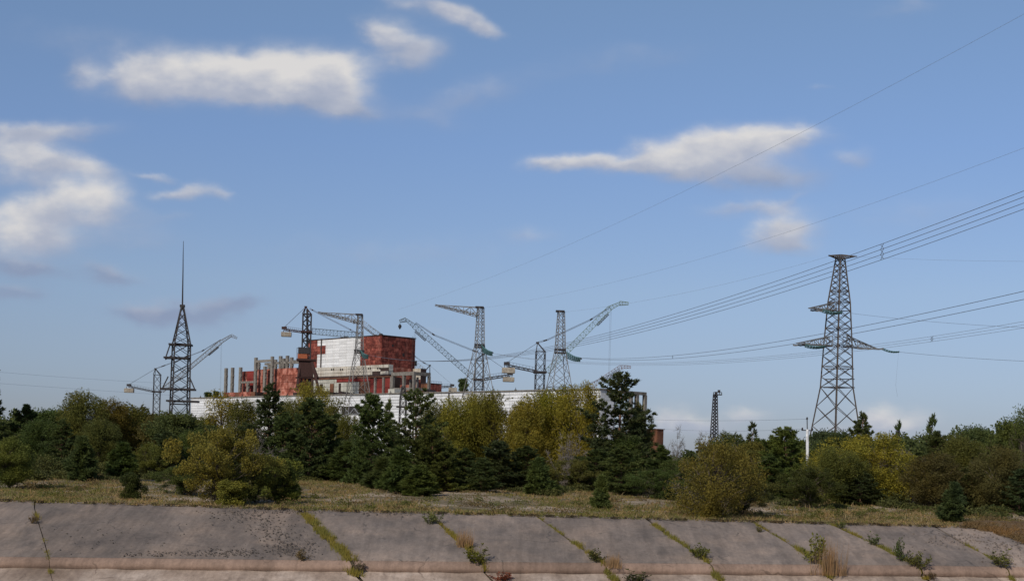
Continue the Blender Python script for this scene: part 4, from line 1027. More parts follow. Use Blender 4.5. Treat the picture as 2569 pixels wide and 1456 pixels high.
# ------------------------------------------------------------------ trees
def rdir(n, r): return unit(r.normal(0, 1, (n, 3)))
def pine_proto(seed, h, w, taper=.85, bottom=.05, dens=1.0, open_=0.0):
    r = np.random.default_rng(seed); C, UX, UY = [], [], []
    tr = MB(); bend = r.normal(0, .02, 2)
    axis = lambda z: np.array([bend[0] * h * math.sin(z / h * 3), bend[1] * h * math.sin(z / h * 2.5), z])
    zs = [h * f for f in (0, .15, .35, .55, .75, .9, 1.0)]
    tr.tube([tuple(axis(z)) for z in zs], [max(.012, .016 * h * (1 - z / h) ** .8 + .008) for z in zs], 6)
    z = h * bottom; pl_ = r.uniform(0, 6.28, 3); pa_ = r.uniform(.08, .26, 3)
    while z < h * .985:
        f = z / h; prof = (1 - f) ** taper * min(1.0, .72 + f * 2.0)
        nb = 6 if f < .8 else 4
        a0 = r.uniform(0, 6.28)
        for k in range(nb):
            if r.random() < .10 + open_ * .3: continue
            az = a0 + 6.283 * k / nb + r.normal(0, .2); ln = w / 2 * prof * r.uniform(.5, 1.22) * (1 + pa_[0] * math.sin(az + pl_[0] + f * 4) + pa_[1] * math.sin(2 * az + pl_[1] - f * 9) + pa_[2] * math.sin(f * 23 + pl_[2])) + .16
            el = math.radians(8 + 48 * f ** 1.5 + r.normal(0, 7))
            d = np.array([math.cos(az) * math.cos(el), math.sin(az) * math.cos(el), math.sin(el)])
            p0 = axis(z); sag = -.10 * ln * (1 - f)
            p1 = p0 + d * ln
            if ln > .5: tr.bar(tuple(p0), tuple(p0 + d * ln * .9 + np.array([0, 0, sag * .5])), .035 + .008 * ln, .02)
            nt_ = max(3, int(ln / .17 * dens)); t = r.uniform(.22 if ln > 1.2 else .1, 1.0, nt_) ** .8
            side = np.cross(d, [0, 0, 1.]); side /= np.linalg.norm(side) + 1e-9
            lat = r.normal(0, .30, nt_) * ln * (1.05 - t)
            cp = p0 + d * (ln * t)[:, None] + side * lat[:, None]; cp[:, 2] += sag * t * (1 - t) * 3 + r.normal(0, .07, nt_) + .05
            nn = 14
            cc = np.repeat(cp, nn, 0); dd = unit(rdir(len(cc), r) * .9 + d * .55 + np.array([0, 0, .55])); L_ = r.uniform(.15, .30, len(cc))
            sd_ = unit(np.cross(dd, rdir(len(cc), r)))
            C.append(cc + dd * L_[:, None] * .8); UY.append(dd * L_[:, None]); UX.append(sd_ * r.uniform(.035, .075, len(cc))[:, None])
        z += r.uniform(.30, .46) * (h / 10) ** .6 * (1 + open_ * .6)
    # leader candle
    cc = np.repeat(axis(h)[None], 8, 0) + r.normal(0, .04, (8, 3)); dd = unit(rdir(8, r) * .5 + [0, 0, 1.])
    C.append(cc); UY.append(dd * .28); UX.append(unit(np.cross(dd, rdir(8, r))) * .04)
    return tr.mesh('trunk'), quads('crown', np.concatenate(C), np.concatenate(UX), np.concatenate(UY)), h, w, 'needle', 'pine_bark'
def leafy_proto(seed, h, w, stems=3, clumps=80, leaves=110, leaf=(.07, .13), low=.12, droop=0.0, csize=.55, top_heavy=0.0, narrow=.5, bare=0):
    r = np.random.default_rng(seed); tr = MB(); C, UX, UY = [], [], []
    heads = []
    for s in range(stems):
        az = r.uniform(0, 6.28); lean = r.uniform(.05, .24) * w * (0 if stems == 1 else 1)
        pts = [np.array([math.cos(az) * lean * t * t + r.normal(0, .03) * t, math.sin(az) * lean * t * t + r.normal(0, .03) * t, t * h * r.uniform(.80, .84)]) for t in np.linspace(0, 1, 7)]
        tr.tube([tuple(p) for p in pts], list(np.linspace(.011 * h, .02, 7)), 6); heads.append(pts)
    lob = r.normal(0, .32, (6,)); ph = r.uniform(0, 6.28, 6)
    for k in range(clumps):
        while True:
            f = r.uniform(low, 1.0); az = r.uniform(0, 6.283)
            prof = math.sin(math.pi * min(1, max(0, (f - low * .6) / (1.06 - low * .6))) ** (.75 + top_heavy)) ** .6
            if r.random() < prof + .15: break
        rad = w / 2 * prof * (1 + sum(lob[i] * math.sin((i + 1) * az + ph[i] + f * 3) for i in range(3)))
        rr_ = rad * math.sqrt(r.uniform(.12, 1))
        c = np.array([math.cos(az) * rr_, math.sin(az) * rr_, f * h * (1 - .06 * r.random())])
        st_ = heads[r.integers(stems)]; i = int(min(5, max(0, f * 6 - 1.2)))
        p0 = st_[i]; mid = (p0 + c) / 2 + np.array([0, 0, .06 * h * r.random()])
        tr.bar(tuple(p0), tuple(mid), .03 + .004 * h, .035); tr.bar(tuple(mid), tuple(c), .035, .015)
        if k < bare: 
            for _ in range(5): tr.bar(tuple(c), tuple(c + r.normal(0, .5, 3) + np.array([0, 0, .5])), .03, .012)
            continue
        cs = csize * r.uniform(.55, 1.5); n = int(leaves * 3.2 * (cs / csize) ** 1.6 * r.uniform(.7, 1.2))
        g = r.normal(0, 1, (n, 3)) * np.array([cs, cs, cs * (.62 + droop)])
        nr_ = np.linalg.norm(g / cs, axis=1, keepdims=True); g = g * np.minimum(1, 1.75 / np.maximum(nr_, .01))
        if droop: g[:, 2] -= abs(r.normal(0, droop * cs * 1.2, n))
        pos = c + g
        pos[:, 2] = np.maximum(pos[:, 2], .05)
        sz = r.uniform(*leaf, n) * 1.15
        dd = unit(rdir(n, r) + np.array([0, 0, -droop * 1.4 + .15])); sd_ = unit(np.cross(dd, rdir(n, r)))
        C.append(pos); UY.append(dd * sz[:, None]); UX.append(sd_ * (sz * narrow)[:, None])
    # shoots that break the outline
    for k in range(46):
        az = r.uniform(0, 6.283); f = r.uniform(.35, 1.0)
        prof = math.sin(math.pi * min(1, max(0, (f - low * .6) / (1.06 - low * .6))) ** (.75 + top_heavy)) ** .6
        q = np.array([math.cos(az) * w / 2 * prof * r.uniform(.55, .95), math.sin(az) * w / 2 * prof * r.uniform(.55, .95), f * h * .95])
        d = unit(np.array([math.cos(az) * .6, math.sin(az) * .6, 1.1 - droop * .8]) + r.normal(0, .3, 3)); ln = h * r.uniform(.06, .15)
        tr.bar(tuple(q), tuple(q + d * ln), .03, .012)
        n = int(leaves * .45); t = r.uniform(0, 1, n); pos = q + d * (ln * t)[:, None] + r.normal(0, .11, (n, 3)) * (1.15 - t)[:, None]
        if droop: pos[:, 2] -= .5 * t * t
        sz = r.uniform(*leaf, n) * 1.05; dd = unit(rdir(n, r) + d * .5); sd_ = unit(np.cross(dd, rdir(n, r)))
        C.append(pos); UY.append(dd * sz[:, None]); UX.append(sd_ * (sz * narrow)[:, None])
    return tr.mesh('trunk'), quads('crown', np.concatenate(C), np.concatenate(UX), np.concatenate(UY)), h, w, 'leaf', 'bark'
def bare_proto(seed, h, w, n=60):
    r = np.random.default_rng(seed); tr = MB(); tw = MB()
    for k in range(n // 6):
        az = r.uniform(0, 6.28); sp = r.uniform(.1, .45) * w
        p = np.array([r.normal(0, .15), r.normal(0, .15), 0.]); tip = np.array([math.cos(az) * sp, math.sin(az) * sp, h * r.uniform(.6, 1)])
        prev = p
        for i in range(1, 6):
            q = p + (tip - p) * (i / 5) + r.normal(0, .03 * h, 3) * (1 if i < 5 else .3); q[2] = max(q[2], .05)
            tr.bar(tuple(prev), tuple(q), .09 - .013 * i, .075 - .013 * i)
            for _ in range(6):
                e = q + unit(r.normal(0, 1, 3) + np.array([0, 0, .5])) * r.uniform(.4, 1.2) * h * .14
                tw.bar(tuple(q), tuple(e), .035, .012)
                for _ in range(2): tw.bar(tuple((q + e) / 2), tuple((q + e) / 2 + unit(r.normal(0, 1, 3) + np.array([0, 0, .3])) * h * .07), .022, .01)
            prev = q
    return tr.mesh('trunk'), tw.mesh('crown'), h, w, 'dead_twig', 'dead_twig'
def weed_proto(seed, h=1.6, w=1.4, stalks=16, per=26):
    r = np.random.default_rng(seed); tr = MB(); C, UX, UY = [], [], []
    for k in range(stalks):
        az = r.uniform(0, 6.28); sp = w / 2 * math.sqrt(r.random()); hh = h * r.uniform(.45, 1.0) * (1 - .3 * (2 * sp / w) ** 2)
        base = np.array([math.cos(az) * sp * .35, math.sin(az) * sp * .35, 0.]); tip = np.array([math.cos(az) * sp, math.sin(az) * sp, hh])
        tr.bar(tuple(base), tuple((base + tip) / 2 + [0, 0, hh * .06]), .02, .016); tr.bar(tuple((base + tip) / 2 + [0, 0, hh * .06]), tuple(tip), .016, .008)
        t = r.uniform(.12, 1.0, per) ** .8; p = base + (tip - base) * t[:, None] + r.normal(0, .05, (per, 3)); p[:, 2] += hh * .2 * t * (1 - t)
        d = unit(rdir(per, r) + np.array([0, 0, .7])); s_ = r.uniform(.05, .12, per)
        C.append(p + d * s_[:, None]); UY.append(d * s_[:, None]); UX.append(unit(np.cross(d, rdir(per, r))) * (s_ * .42)[:, None])
    return tr.mesh('stalks'), quads('leaves', np.concatenate(C), np.concatenate(UX), np.concatenate(UY)), h, w, 'leaf', 'bark'
PROTO = {
    'weed_a': weed_proto(21), 'weed_b': weed_proto(22, 1.4, 1.8, 20, 24), 'weed_c': weed_proto(23, 1.8, 1.1, 11, 24),
    'pine_a': pine_proto(1, 11, 6.8, .62), 'pine_b': pine_proto(2, 13, 6.4, .5, .04), 'pine_c': pine_proto(3, 14, 8.5, .42, .03, 1.0, .3), 'pine_d': pine_proto(11, 10, 8.0, .5, .04, 1.1, .15),
    'young_a': pine_proto(4, 4.2, 2.6, .95, .03, 1.5), 'young_b': pine_proto(5, 3.4, 1.7, .8, .06, 1.6),
    'sparse_pine': pine_proto(12, 6, 2.6, .45, .15, .55, 1.0),
    'willow_a': leafy_proto(6, 11.5, 8.5, 5, 105, 120, (.09, .17), .10, .55, .62, .25, .3), 'willow_b': leafy_proto(7, 12.5, 6.5, 4, 95, 110, (.09, .16), .08, .4, .6, .1, .32),
    'tall_a': leafy_proto(8, 12, 6, 2, 90, 100, (.08, .14), .1, .1, .6, 0, .55), 'round_a': leafy_proto(9, 10, 8.5, 2, 110, 110, (.09, .15), .08, 0, .62, .1, .6),
    'sparse': leafy_proto(10, 10, 4.5, 2, 60, 45, (.07, .12), .15, .15, .5, 0, .5, 12),
    'shrub_a': leafy_proto(13, 8, 8.6, 8, 92, 95, (.065, .115), .10, .05, .42, .1, .55, 6), 'shrub_b': leafy_proto(14, 7.5, 9.0, 9, 95, 85, (.065, .12), .06, .3, .5, .05, .4, 16),
    'birch': leafy_proto(15, 4, 3.2, 2, 60, 70, (.06, .11), .05, .05, .34, 0, .6),
    'bare_a': bare_proto(16, 7, 7, 90), 'bare_b': bare_proto(17, 8, 5, 66),
}
PROTO_OBJ = {}
def plant(kind, loc, height, width, color, label, name, cat='tree', group=None, rz=None):
    tm, cm, h, w, lm_, bm_ = PROTO[kind]
    root = bpy.data.objects.new(name, None); COL.objects.link(root); root.location = loc; root.empty_display_size = .1
    root.scale = (width / w, width / w, height / h); root.rotation_euler = (0, 0, random.uniform(0, 6.28) if rz is None else rz)
    tag(root, label, cat, group)
    if kind not in PROTO_OBJ:
        if not tm.materials: tm.materials.append(M[bm_])
        if not cm.materials: cm.materials.append(M[lm_])
        t = bpy.data.objects.new(tm.name.split('.')[0], tm); c = bpy.data.objects.new(cm.name.split('.')[0], cm); PROTO_OBJ[kind] = (t, c)
    else: t, c = (o.copy() for o in PROTO_OBJ[kind])
    for o in (t, c): COL.objects.link(o); o.parent = root
    k_ = random.uniform(.88, 1.14); c.color = (color[0] * k_ * random.uniform(.93, 1.07), color[1] * k_, color[2] * k_ * random.uniform(.85, 1.15), 1)
    if 'weed' in kind: t['kind'] = 'stuff'
    return root
DK, PN, PB = (.070, .090, .032), (.090, .116, .036), (.118, .142, .040)
WL, OL, BR, GR, YB, BRT = (.235, .208, .030), (.118, .120, .028), (.118, .100, .036), (.082, .108, .032), (.200, .180, .032), (.155, .165, .036)
GREY = (.06, .05, .04)
def tree(kind, u, vtop, wpx, where, color, label, cat='tree'):
    if where > 900: p = gpx(u, where)
    else: p = on_ground(u, where)
    z = px(u, vtop, p.y).z; s = p.y / F
    nm = {'pine_a': 'pine_tree', 'pine_b': 'pine_tree', 'pine_c': 'pine_tree', 'pine_d': 'pine_tree', 'young_a': 'young_pine', 'young_b': 'young_pine', 'sparse_pine': 'young_pine', 'willow_a': 'willow_tree', 'willow_b': 'willow_tree', 'shrub_a': 'shrub', 'shrub_b': 'shrub', 'birch': 'young_birch', 'bare_a': 'bare_shrub', 'bare_b': 'bare_tree'}.get(kind, 'broadleaf_tree')
    plant(kind, p - UP * .05, z - p.z, wpx * s * (1.0 if 'willow' in nm or 'shrub' in nm else 1.16), color, label, nm, 'shrub' if 'shrub' in nm else cat)
T = tree
# left part
T('pine_b', -44, 905, 120, 205, DK, 'tall dark pine cut off by the left edge of the view')
T('tall_a', 22, 1090, 82, 1222, BRT, 'bright green bush at the far left edge of the bank top')
T('pine_a', 62, 1018, 125, 212, DK, 'dark pine beside the bright bush at the left edge')
T('round_a', 130, 1032, 120, 225, GR, 'dark green round tree between left pine and tall yellowish willow')
T('willow_b', 200, 980, 120, 215, OL, 'tall olive willow, highest feathery top at the left')
T('willow_b', 272, 1000, 105, 222, (.15, .125, .025), 'yellowish willow just right of the tallest left willow')
T('young_a', 205, 1098, 74, 1203, PN, 'young dark pine under the tall olive willow')
T('tall_a', 335, 1012, 110, 228, OL, 'olive broadleaf tree left of the small far crane')
T('young_a', 305, 1112, 76, 1200, GR, 'young green pine at wood edge below the yellowish willow')
T('tall_a', 395, 1034, 100, 218, (.11, .095, .026), 'brownish green tree below the small far crane mast')
T('round_a', 455, 1042, 135, 210, PN, 'dense green tree at the foot of the dark lightning mast')
T('pine_a', 420, 1085, 130, 1200, DK, 'dark pine at wood edge left of the big yellow-green shrub')
T('sparse', 556, 985, 78, 230, WL, 'thin sparse yellow-green tree against the left end of the hall')
T('willow_b', 515, 1040, 90, 232, OL, 'olive tree covering the hall end right of the lightning mast')
T('willow_b', 605, 1000, 95, 228, OL, 'loose olive willow left of the pine that hides the rusty block')
T('shrub_a', 640, 1135, 130, 1258, BRT, 'green shrub merging into the right side of the big yellow-green shrub')
T('shrub_a', 552, 1072, 200, 1262, YB, 'big yellow-green shrub growing on the slab edge left of centre')
T('birch', 578, 1205, 70, 1268, YB, 'yellow leaved low bush at the foot of the big yellow-green shrub')
T('bare_b', 655, 1082, 90, 1225, GREY, 'bare grey branches right of the big yellow-green shrub')
T('birch', 688, 1150, 88, 1248, BRT, 'young yellow-leaved birch on the bank right of the big shrub')
T('young_a', 716, 1160, 62, 1262, (.11, .125, .028), 'small pine with visible stem beside the young birch')
T('pine_b', 668, 962, 120, 212, DK, 'tall pine in front of the rusty unfinished block')
T('willow_a', 765, 962, 120, 236, WL, 'yellow-green crown showing below the rusty crane portal')
T('pine_d', 772, 1008, 170, 206, DK, 'broad dark pine below the rusty crane portal')
T('sparse', 832, 1000, 66, 226, OL, 'thin leafy tree right of the broad dark pine')
T('pine_a', 715, 1040, 130, 208, PN, 'dark pine between tall pine and broad pine left of centre')
# centre
T('pine_d', 928, 998, 150, 1216, PN, 'green layered pine below the leftmost portal pylon')
T('sparse_pine', 972, 1012, 46, 214, PN, 'thin pine top beside the gap showing white hall wall')
T('willow_b', 872, 1040, 80, 222, OL, 'olive tree left of the green layered pine')
T('pine_c', 1040, 985, 155, 1226, PN, 'ragged pine right of the gap showing white hall wall')
T('pine_d', 1085, 1082, 140, 1228, (.09, .098, .026), 'low brownish pine in front of the ragged pine')
T('young_a', 1052, 1168, 92, 1243, PB, 'bright young pine on the bank top near centre')
T('young_a', 1000, 1125, 78, 1236, PN, 'young pine left of the bright young pine near centre')
T('willow_a', 1130, 1000, 150, 218, WL, 'yellow-green willow left of the middle portal pylon foot')
T('willow_a', 1232, 984, 140, 222, (.165, .145, .022), 'yellow-green willow right of the middle portal pylon foot')
T('willow_b', 1318, 998, 110, 214, WL, 'narrow yellow-green willow below the crane counterweights')
T('willow_a', 1400, 972, 140, 220, (.19, .168, .02), 'dense yellow-green willow hiding the rightmost portal pylon foot')
T('willow_a', 1455, 962, 130, 214, WL, 'tallest yellow-green willow beside the tall dark pine')
T('pine_a', 1165, 1125, 110, 1226, DK, 'small dark pine at wood edge under the willows')
T('pine_d', 1250, 1110, 150, 1226, DK, 'low dark pine under the centre willows')
T('young_a', 1350, 1150, 66, 1240, PN, 'young cone shaped pine standing on sandy bank right of centre')
T('bare_a', 1420, 1095, 130, 1226, GREY, 'bare grey scrub under the tallest willow')
T('pine_c', 1543, 943, 190, 208, DK, 'tall dark pine overlapping the right end of the hall')
T('pine_d', 1588, 1060, 100, 214, DK, 'dark pine in front of the concrete end frame')
T('pine_d', 1500, 1130, 140, 1232, DK, 'low dark pine left of the tall dark pine foot')
T('young_b', 1507, 1198, 38, 1277, PB, 'slim young pine with bare stem on the bank top')
T('tall_a', 1600, 1005, 44, 216, OL, 'small olive tree climbing the concrete end frame')
# right
T('pine_a', 1655, 1118, 110, 1238, PN, 'dark green pine right of the rusty shed foot')
T('bare_b', 1688, 1072, 60, 236, GREY, 'bare thin tree right of the rusty shed')
T('bare_b', 1768, 1088, 70, 232, GREY, 'bare thin tree left of the floodlight mast')
T('tall_a', 1832, 1082, 95, 222, GR, 'dense green tree at the foot of the floodlight mast')
T('shrub_a', 1865, 1180, 130, 1292, (.10, .10, .028), 'green shrub merging into the right side of the sprawling olive shrub')
T('shrub_b', 1795, 1106, 235, 1298, (.135, .12, .026), 'big sprawling olive shrub growing on the slab edge right of centre')
T('bare_a', 1745, 1205, 130, 1290, GREY, 'low bare scrub at the left foot of the sprawling olive shrub')
T('sparse_pine', 1887, 1066, 48, 215, DK, 'thin dark pine tip right of the floodlight mast')
T('round_a', 1880, 1112, 110, 205, OL, 'olive round tree under the thin pine tip')
T('pine_d', 1972, 1078, 165, 1246, PB, 'broad bright pine left of the white utility pole')
T('round_a', 2055, 1086, 130, 262, DK, 'dark round tree behind the white utility pole')
T('pine_b', 2160, 1035, 88, 200, DK, 'dark pine at the right foot of the big pylon')
T('round_a', 2105, 1088, 90, 212, DK, 'dark tree under the centre of the big pylon')
T('sparse_pine', 2253, 1064, 40, 190, PN, 'thin pine tip right of the dark pine at the pylon foot')
T('sparse_pine', 2336, 1050, 50, 185, PN, 'taller thin pine tip at the right')
T('willow_a', 2200, 1088, 200, 176, WL, 'wide yellow-green willow right of the big pylon')
T('shrub_a', 2030, 1170, 120, 160, (.07, .08, .022), 'dark green shrub hiding the foot of the white utility pole')
T('willow_a', 2085, 1124, 140, 170, OL, 'olive willow just right of the white utility pole')
T('bare_a', 2275, 1135, 175, 1264, GREY, 'wide tangle of bare grey branches at the right')
T('bare_a', 2120, 1190, 130, 1262, GREY, 'low bare brush right of the utility pole foot')
T('pine_d', 2160, 1185, 140, 1266, DK, 'low dark pine in front of the wide yellow-green willow')
T('pine_a', 2345, 1085, 120, 180, DK, 'dark pine under the taller thin pine tip')
T('willow_b', 2400, 1090, 120, 172, OL, 'olive willow in the right hand wood')
T('round_a', 2455, 1078, 150, 190, GR, 'dark green round tree near the right edge')
T('round_a', 2538, 1062, 130, 182, GR, 'taller dark tree rising at the right edge')
T('sparse', 2566, 1024, 70, 176, GR, 'sparse leafy tree top cut off by the right edge')
T('willow_a', 2500, 1118, 150, 165, BR, 'brownish willow in front of the wood at the right edge')
T('willow_b', 2350, 1135, 130, 164, (.10, .088, .026), 'brownish tree behind the small pine at the right')
T('pine_d', 2440, 1170, 140, 1278, DK, 'low dark pine at the wood edge far right')
T('pine_d', 2555, 1180, 130, 1288, DK, 'low dark pine cut by the right edge')
T('young_a', 2391, 1212, 62, 1310, (.06, .088, .03), 'small cone shaped pine on the bank top at right')
T('shrub_a', 1700, 1150, 100, 1240, GR, 'dark green shrub left of the sprawling olive shrub')
T('birch', 327, 1185, 36, 1252, (.05, .065, .02), 'lone small sapling in the grass at left')
T('willow_b', 100, 1050, 110, 206, GR, 'green tree between the left dark pine and the tall olive willow')
T('willow_b', 245, 1050, 100, 204, OL, 'olive tree in front of the gap between the two left willows')
T('shrub_a', 370, 1110, 110, 1198, OL, 'olive shrub at wood edge below the small far crane')
T('willow_b', 490, 1075, 110, 203, GR, 'green tree behind the left side of the big yellow-green shrub')
T('willow_b', 720, 1000, 90, 224, OL, 'olive willow between tall pine and rusty crane portal')
T('willow_b', 900, 1095, 110, 206, GR, 'dark green tree left of the layered pine foot')
T('pine_a', 985, 1080, 100, 207, PN, 'pine filling the foot of the white wall gap')
T('willow_a', 1180, 992, 120, 226, WL, 'yellow-green willow directly in front of the middle portal pylon')
T('willow_a', 1355, 985, 130, 228, (.17, .15, .022), 'yellow-green willow behind the narrow willow under the counterweights')
T('willow_b', 1090, 1010, 100, 222, OL, 'olive willow right beside the ragged pine')
T('pine_a', 1320, 1120, 120, 1228, DK, 'dark pine behind the young cone shaped pine')
T('willow_b', 1575, 1090, 110, 207, GR, 'dark green tree under the concrete end frame')
T('shrub_a', 455, 1165, 120, 1238, GR, 'dark green low shrub at the left foot of the big yellow-green shrub')
T('pine_a', 870, 1110, 120, 1210, PN, 'pine at wood edge right of the broad dark pine')
T('young_a', 960, 1150, 90, 1226, PN, 'young pine in front of the layered pine right side')
T('pine_d', 1120, 1120, 130, 1230, PB, 'bright low pine right of the bright young pine')
T('pine_a', 1205, 1150, 100, 1232, PN, 'small pine left of the young cone shaped pine')
T('shrub_a', 1440, 1150, 120, 1232, OL, 'olive shrub left of the slim young pine')
T('pine_a', 1560, 1120, 130, 1240, PN, 'green pine right behind the slim young pine')
T('shrub_a', 1650, 1175, 110, 1250, GR, 'low green shrub left of the low bare scrub')
T('pine_a', 1930, 1140, 120, 1252, PN, 'dark green pine left under the broad bright pine')
T('pine_a', 545, 1120, 110, 205, DK, 'dark pine behind the big yellow-green shrub')
T('pine_a', 820, 1060, 110, 210, DK, 'dark pine right behind the broad dark pine')
T('pine_b', 150, 1050, 90, 203, PN, 'pine in front of the left side of the tall olive willow')
# saplings rooted on the hall roof
for (u, v0, v1, w, lab) in ((1147, 953, 986, 22, 'small birch growing on the hall roof beside the hanging counterweight'), (507, 992, 1006, 14, 'left of two tiny saplings on the far left hall roof'), (527, 990, 1006, 14, 'right of two tiny saplings on the far left hall roof')):
    l, _ = on_face(CH, E1, (u, v1)); p = CH + E1 * l + E2 * 3 + UP * (HZ + .1); hgt = (v1 - v0) * p.y / F
    plant('birch', p, hgt, w * p.y / F * 1.2, GR, lab, 'young_birch', 'tree')

# ------------------------------------------------------------------ woods and undergrowth read as one mass
def mass(name, label, crowns, color, leaves, leaf=(.2, .38), mat='leaf', cat='wood'):
    C, UX, UY = [], [], []
    for (x, y, z, rx, rz_) in crowns:
        d = rdir(leaves, rng) * (rng.random(leaves) ** .33)[:, None]; d = d * (1 + .22 * np.sin(d[:, :1] * 7 + d[:, 2:] * 9 + x))
        pos = np.array([x, y, z]) + d * np.array([rx, rx, rz_]); keep = pos[:, 2] > gz(pos[:, 0], pos[:, 1])
        pos = pos[keep]; s = rng.uniform(*leaf, len(pos)); dd = rdir(len(pos), rng); sd_ = unit(np.cross(dd, rdir(len(pos), rng)))
        C.append(pos); UY.append(dd * s[:, None]); UX.append(sd_ * (s * .6)[:, None])
    o = link(name, quads(name, np.concatenate(C), np.concatenate(UX), np.concatenate(UY)), M[mat]); o.color = (*color, 1)
    return tag(o, label, cat, kind='stuff')
def crowns_along(us, Ys, vtop_tab, n, rx=(2.5, 4.5)):
    out = []
    for _ in range(n):
        u = rng.uniform(*us); Y = rng.uniform(*Ys); p = on_ground(u, Y)
        zt = px(u, lerp_tab(vtop_tab, u) + rng.uniform(0, 26), Y).z; r_ = rng.uniform(*rx); hz_ = max(1.5, (zt - p.z) / 2)
        out.append((p.x, Y, p.z + hz_, r_, hz_))
    return out
mass('background_wood', 'far dark wood behind the left trees', crowns_along((-80, 480), (238, 290), [(-80, 1030), (120, 1036), (300, 1030), (480, 1045)], 44), (.080, .098, .030), 2600)
mass('background_wood', 'dark wood behind the centre trees hiding the hall foot', crowns_along((480, 1680), (236, 262), [(480, 1110), (700, 1118), (980, 1135), (1200, 1120), (1400, 1118), (1680, 1140)], 80), (.082, .092, .030), 2600)
mass('background_wood', 'far dark wood on the right horizon', crowns_along((1640, 2650), (225, 320), [(1640, 1135), (1800, 1110), (2000, 1098), (2300, 1090), (2420, 1078), (2560, 1066), (2650, 1060)], 84), (.080, .100, .032), 2600)
FRONT = [(-100, 1196), (300, 1196), (700, 1200), (900, 1208), (1200, 1226), (1600, 1236), (1900, 1246), (2150, 1262), (2300, 1270), (2620, 1292)]
cr = []
for _ in range(210):
    u = rng.uniform(-60, 2620); p = gpx(u, lerp_tab(FRONT, u) - 1); dy_ = rng.uniform(-15, 20); Y = p.y + dy_; hh = rng.uniform(.9, 2.1) * (1 if dy_ > 0 else .55 + .3 * dy_ / 15)
    x = ab(u, 1200)[0] / F * Y; cr.append((x, Y, float(gz(x, Y)) + hh * .6, rng.uniform(1.2, 2.4), hh))
mass('undergrowth', 'low dark undergrowth along the wood edge', cr, (.085, .092, .030), 700, (.10, .2), cat='undergrowth')
cr = []
for _ in range(46):
    u = rng.uniform(0, 2500); p = gpx(u, lerp_tab(TOP, u) - rng.uniform(6, 34)); hh = rng.uniform(.25, .7)
    cr.append((p.x, p.y, p.z + hh * .5, rng.uniform(.5, 1.3), hh))
mass('weeds', 'low green weeds scattered on the grassy bank top', cr, (.105, .115, .03), 230, (.05, .10), cat='weeds')
cr = []
for _ in range(90):
    u = rng.uniform(0, 2560); vt = lerp_tab(TOP, u); p = gpx(u, vt - rng.uniform(4, max(6, vt - lerp_tab(FRONT, u)))); hh = rng.uniform(.2, .6)
    cr.append((p.x, p.y, p.z + hh * .4, rng.uniform(.6, 2.2), hh))
mass('dry_scrub', 'low brown dry scrub scattered over the bank top', cr, (.16, .115, .055), 200, (.05, .11), cat='scrub')

# ------------------------------------------------------------------ plants in the slab joints
def joint_line(i, f):
    t, b = top_pt(JOINTS[i][0]), toe_pt(JOINTS[i][1])
    if f <= 1: return t.lerp(b, f)
    d = b - t; d.z = 0; d.normalize(); s = (f - 1) * 8
    return b + d * s + Vector((0, 0, -.26 * s - .62 * min(1, s)))
def joint_grass(i, spans, label):
    C = []; Hh = []
    for f0, f1, dens, hh in spans:
        n = int(dens * (f1 - f0) * 20)
        for _ in range(n):
            f = rng.uniform(f0, f1)
            if math.sin(f * 19 + i * 2.1) + .7 * math.sin(f * 43 + i) + rng.normal(0, .35) < -.55: continue
            p = joint_line(i, f); C.append((p.x + rng.normal(0, GAPS[i] * .33), p.y, p.z - .08)); Hh.append(hh * rng.uniform(.5, 1.2))
    C = np.array(C); Hh = np.array(Hh)
    c, ux, uy = tufts(C, Hh, 9, np.full(len(C), .12), np.full(len(C), .03), .3)
    o = link('joint_grass', quads('joint_grass', c, ux, uy, True), M['grass']); o.color = (.17, .155, .034, 1)
    tag(o, label, 'grass', kind='stuff')
joint_grass(1, [(.0, .1, 2, .3), (.25, .35, 6, .5), (.7, 1.25, 5, .35)], 'sparse tufts in the leftmost slab joint')
joint_grass(2, [(-.03, .25, 14, .5), (.2, 1.0, 22, .6), (.9, 1.25, 12, .7)], 'wide yellow-green grass strip in the joint left of centre')
joint_grass(3, [(.0, .5, 8, .35), (.45, 1.1, 16, .5)], 'grass in the second grassy joint, below a pale shrub')
joint_grass(4, [(.05, .45, 9, .28), (.4, .6, 3, .2), (.6, 1.35, 16, .5)], 'grass in the joint right of centre ending in a dark weed')
joint_grass(5, [(.12, .8, 15, .4), (.7, 1.3, 14, .5)], 'long even grass strip below the sprawling olive shrub')
joint_grass(6, [(.0, .7, 8, .28), (.6, 1.2, 12, .5)], 'thin grass line leading to the tall reed clump')
joint_grass(7, [(.0, .6, 11, .35), (.5, 1.2, 14, .45)], 'grass strip in the joint above the right hand saplings')
joint_grass(8, [(.45, 1.2, 11, .3)], 'short grass strip near the right edge')
def slope_at(u, v):
    best = None
    for f in np.linspace(0, 1.6, 81):
        # surface point on this column of the slope
        k = min(f, 1.0); lo, hi = -600.0, 2700.0
        vt, vb = lerp_tab(TOP, u), lerp_tab(TOE, u)
        if f <= 1:
            q = top_pt(u).lerp(toe_pt(u), f)
        else:
            t, b = top_pt(u), toe_pt(u); d = b - t; d.z = 0; d.normalize(); s = (f - 1) * 8; q = b + d * s + Vector((0, 0, -.26 * s - .68 * min(1, s)))
        uu, vv = proj(q)
        if best is None or abs(vv - v) < best[0]: best = (abs(vv - v), q)
    return best[1]
def slope_plant(kind, u, v, hpx, wpx, col, label, name='weed_bush', cat='shrub'):
    p = slope_at(u, v); s = p.y / F
    plant(kind, p - UP * .1, hpx * s, wpx * s * 1.15, col, label, name, cat)
slope_plant('weed_b', 1085, 1312, 37, 49, (0.145, 0.152, 0.058), 'pale round bush at the top of a slab joint near centre')
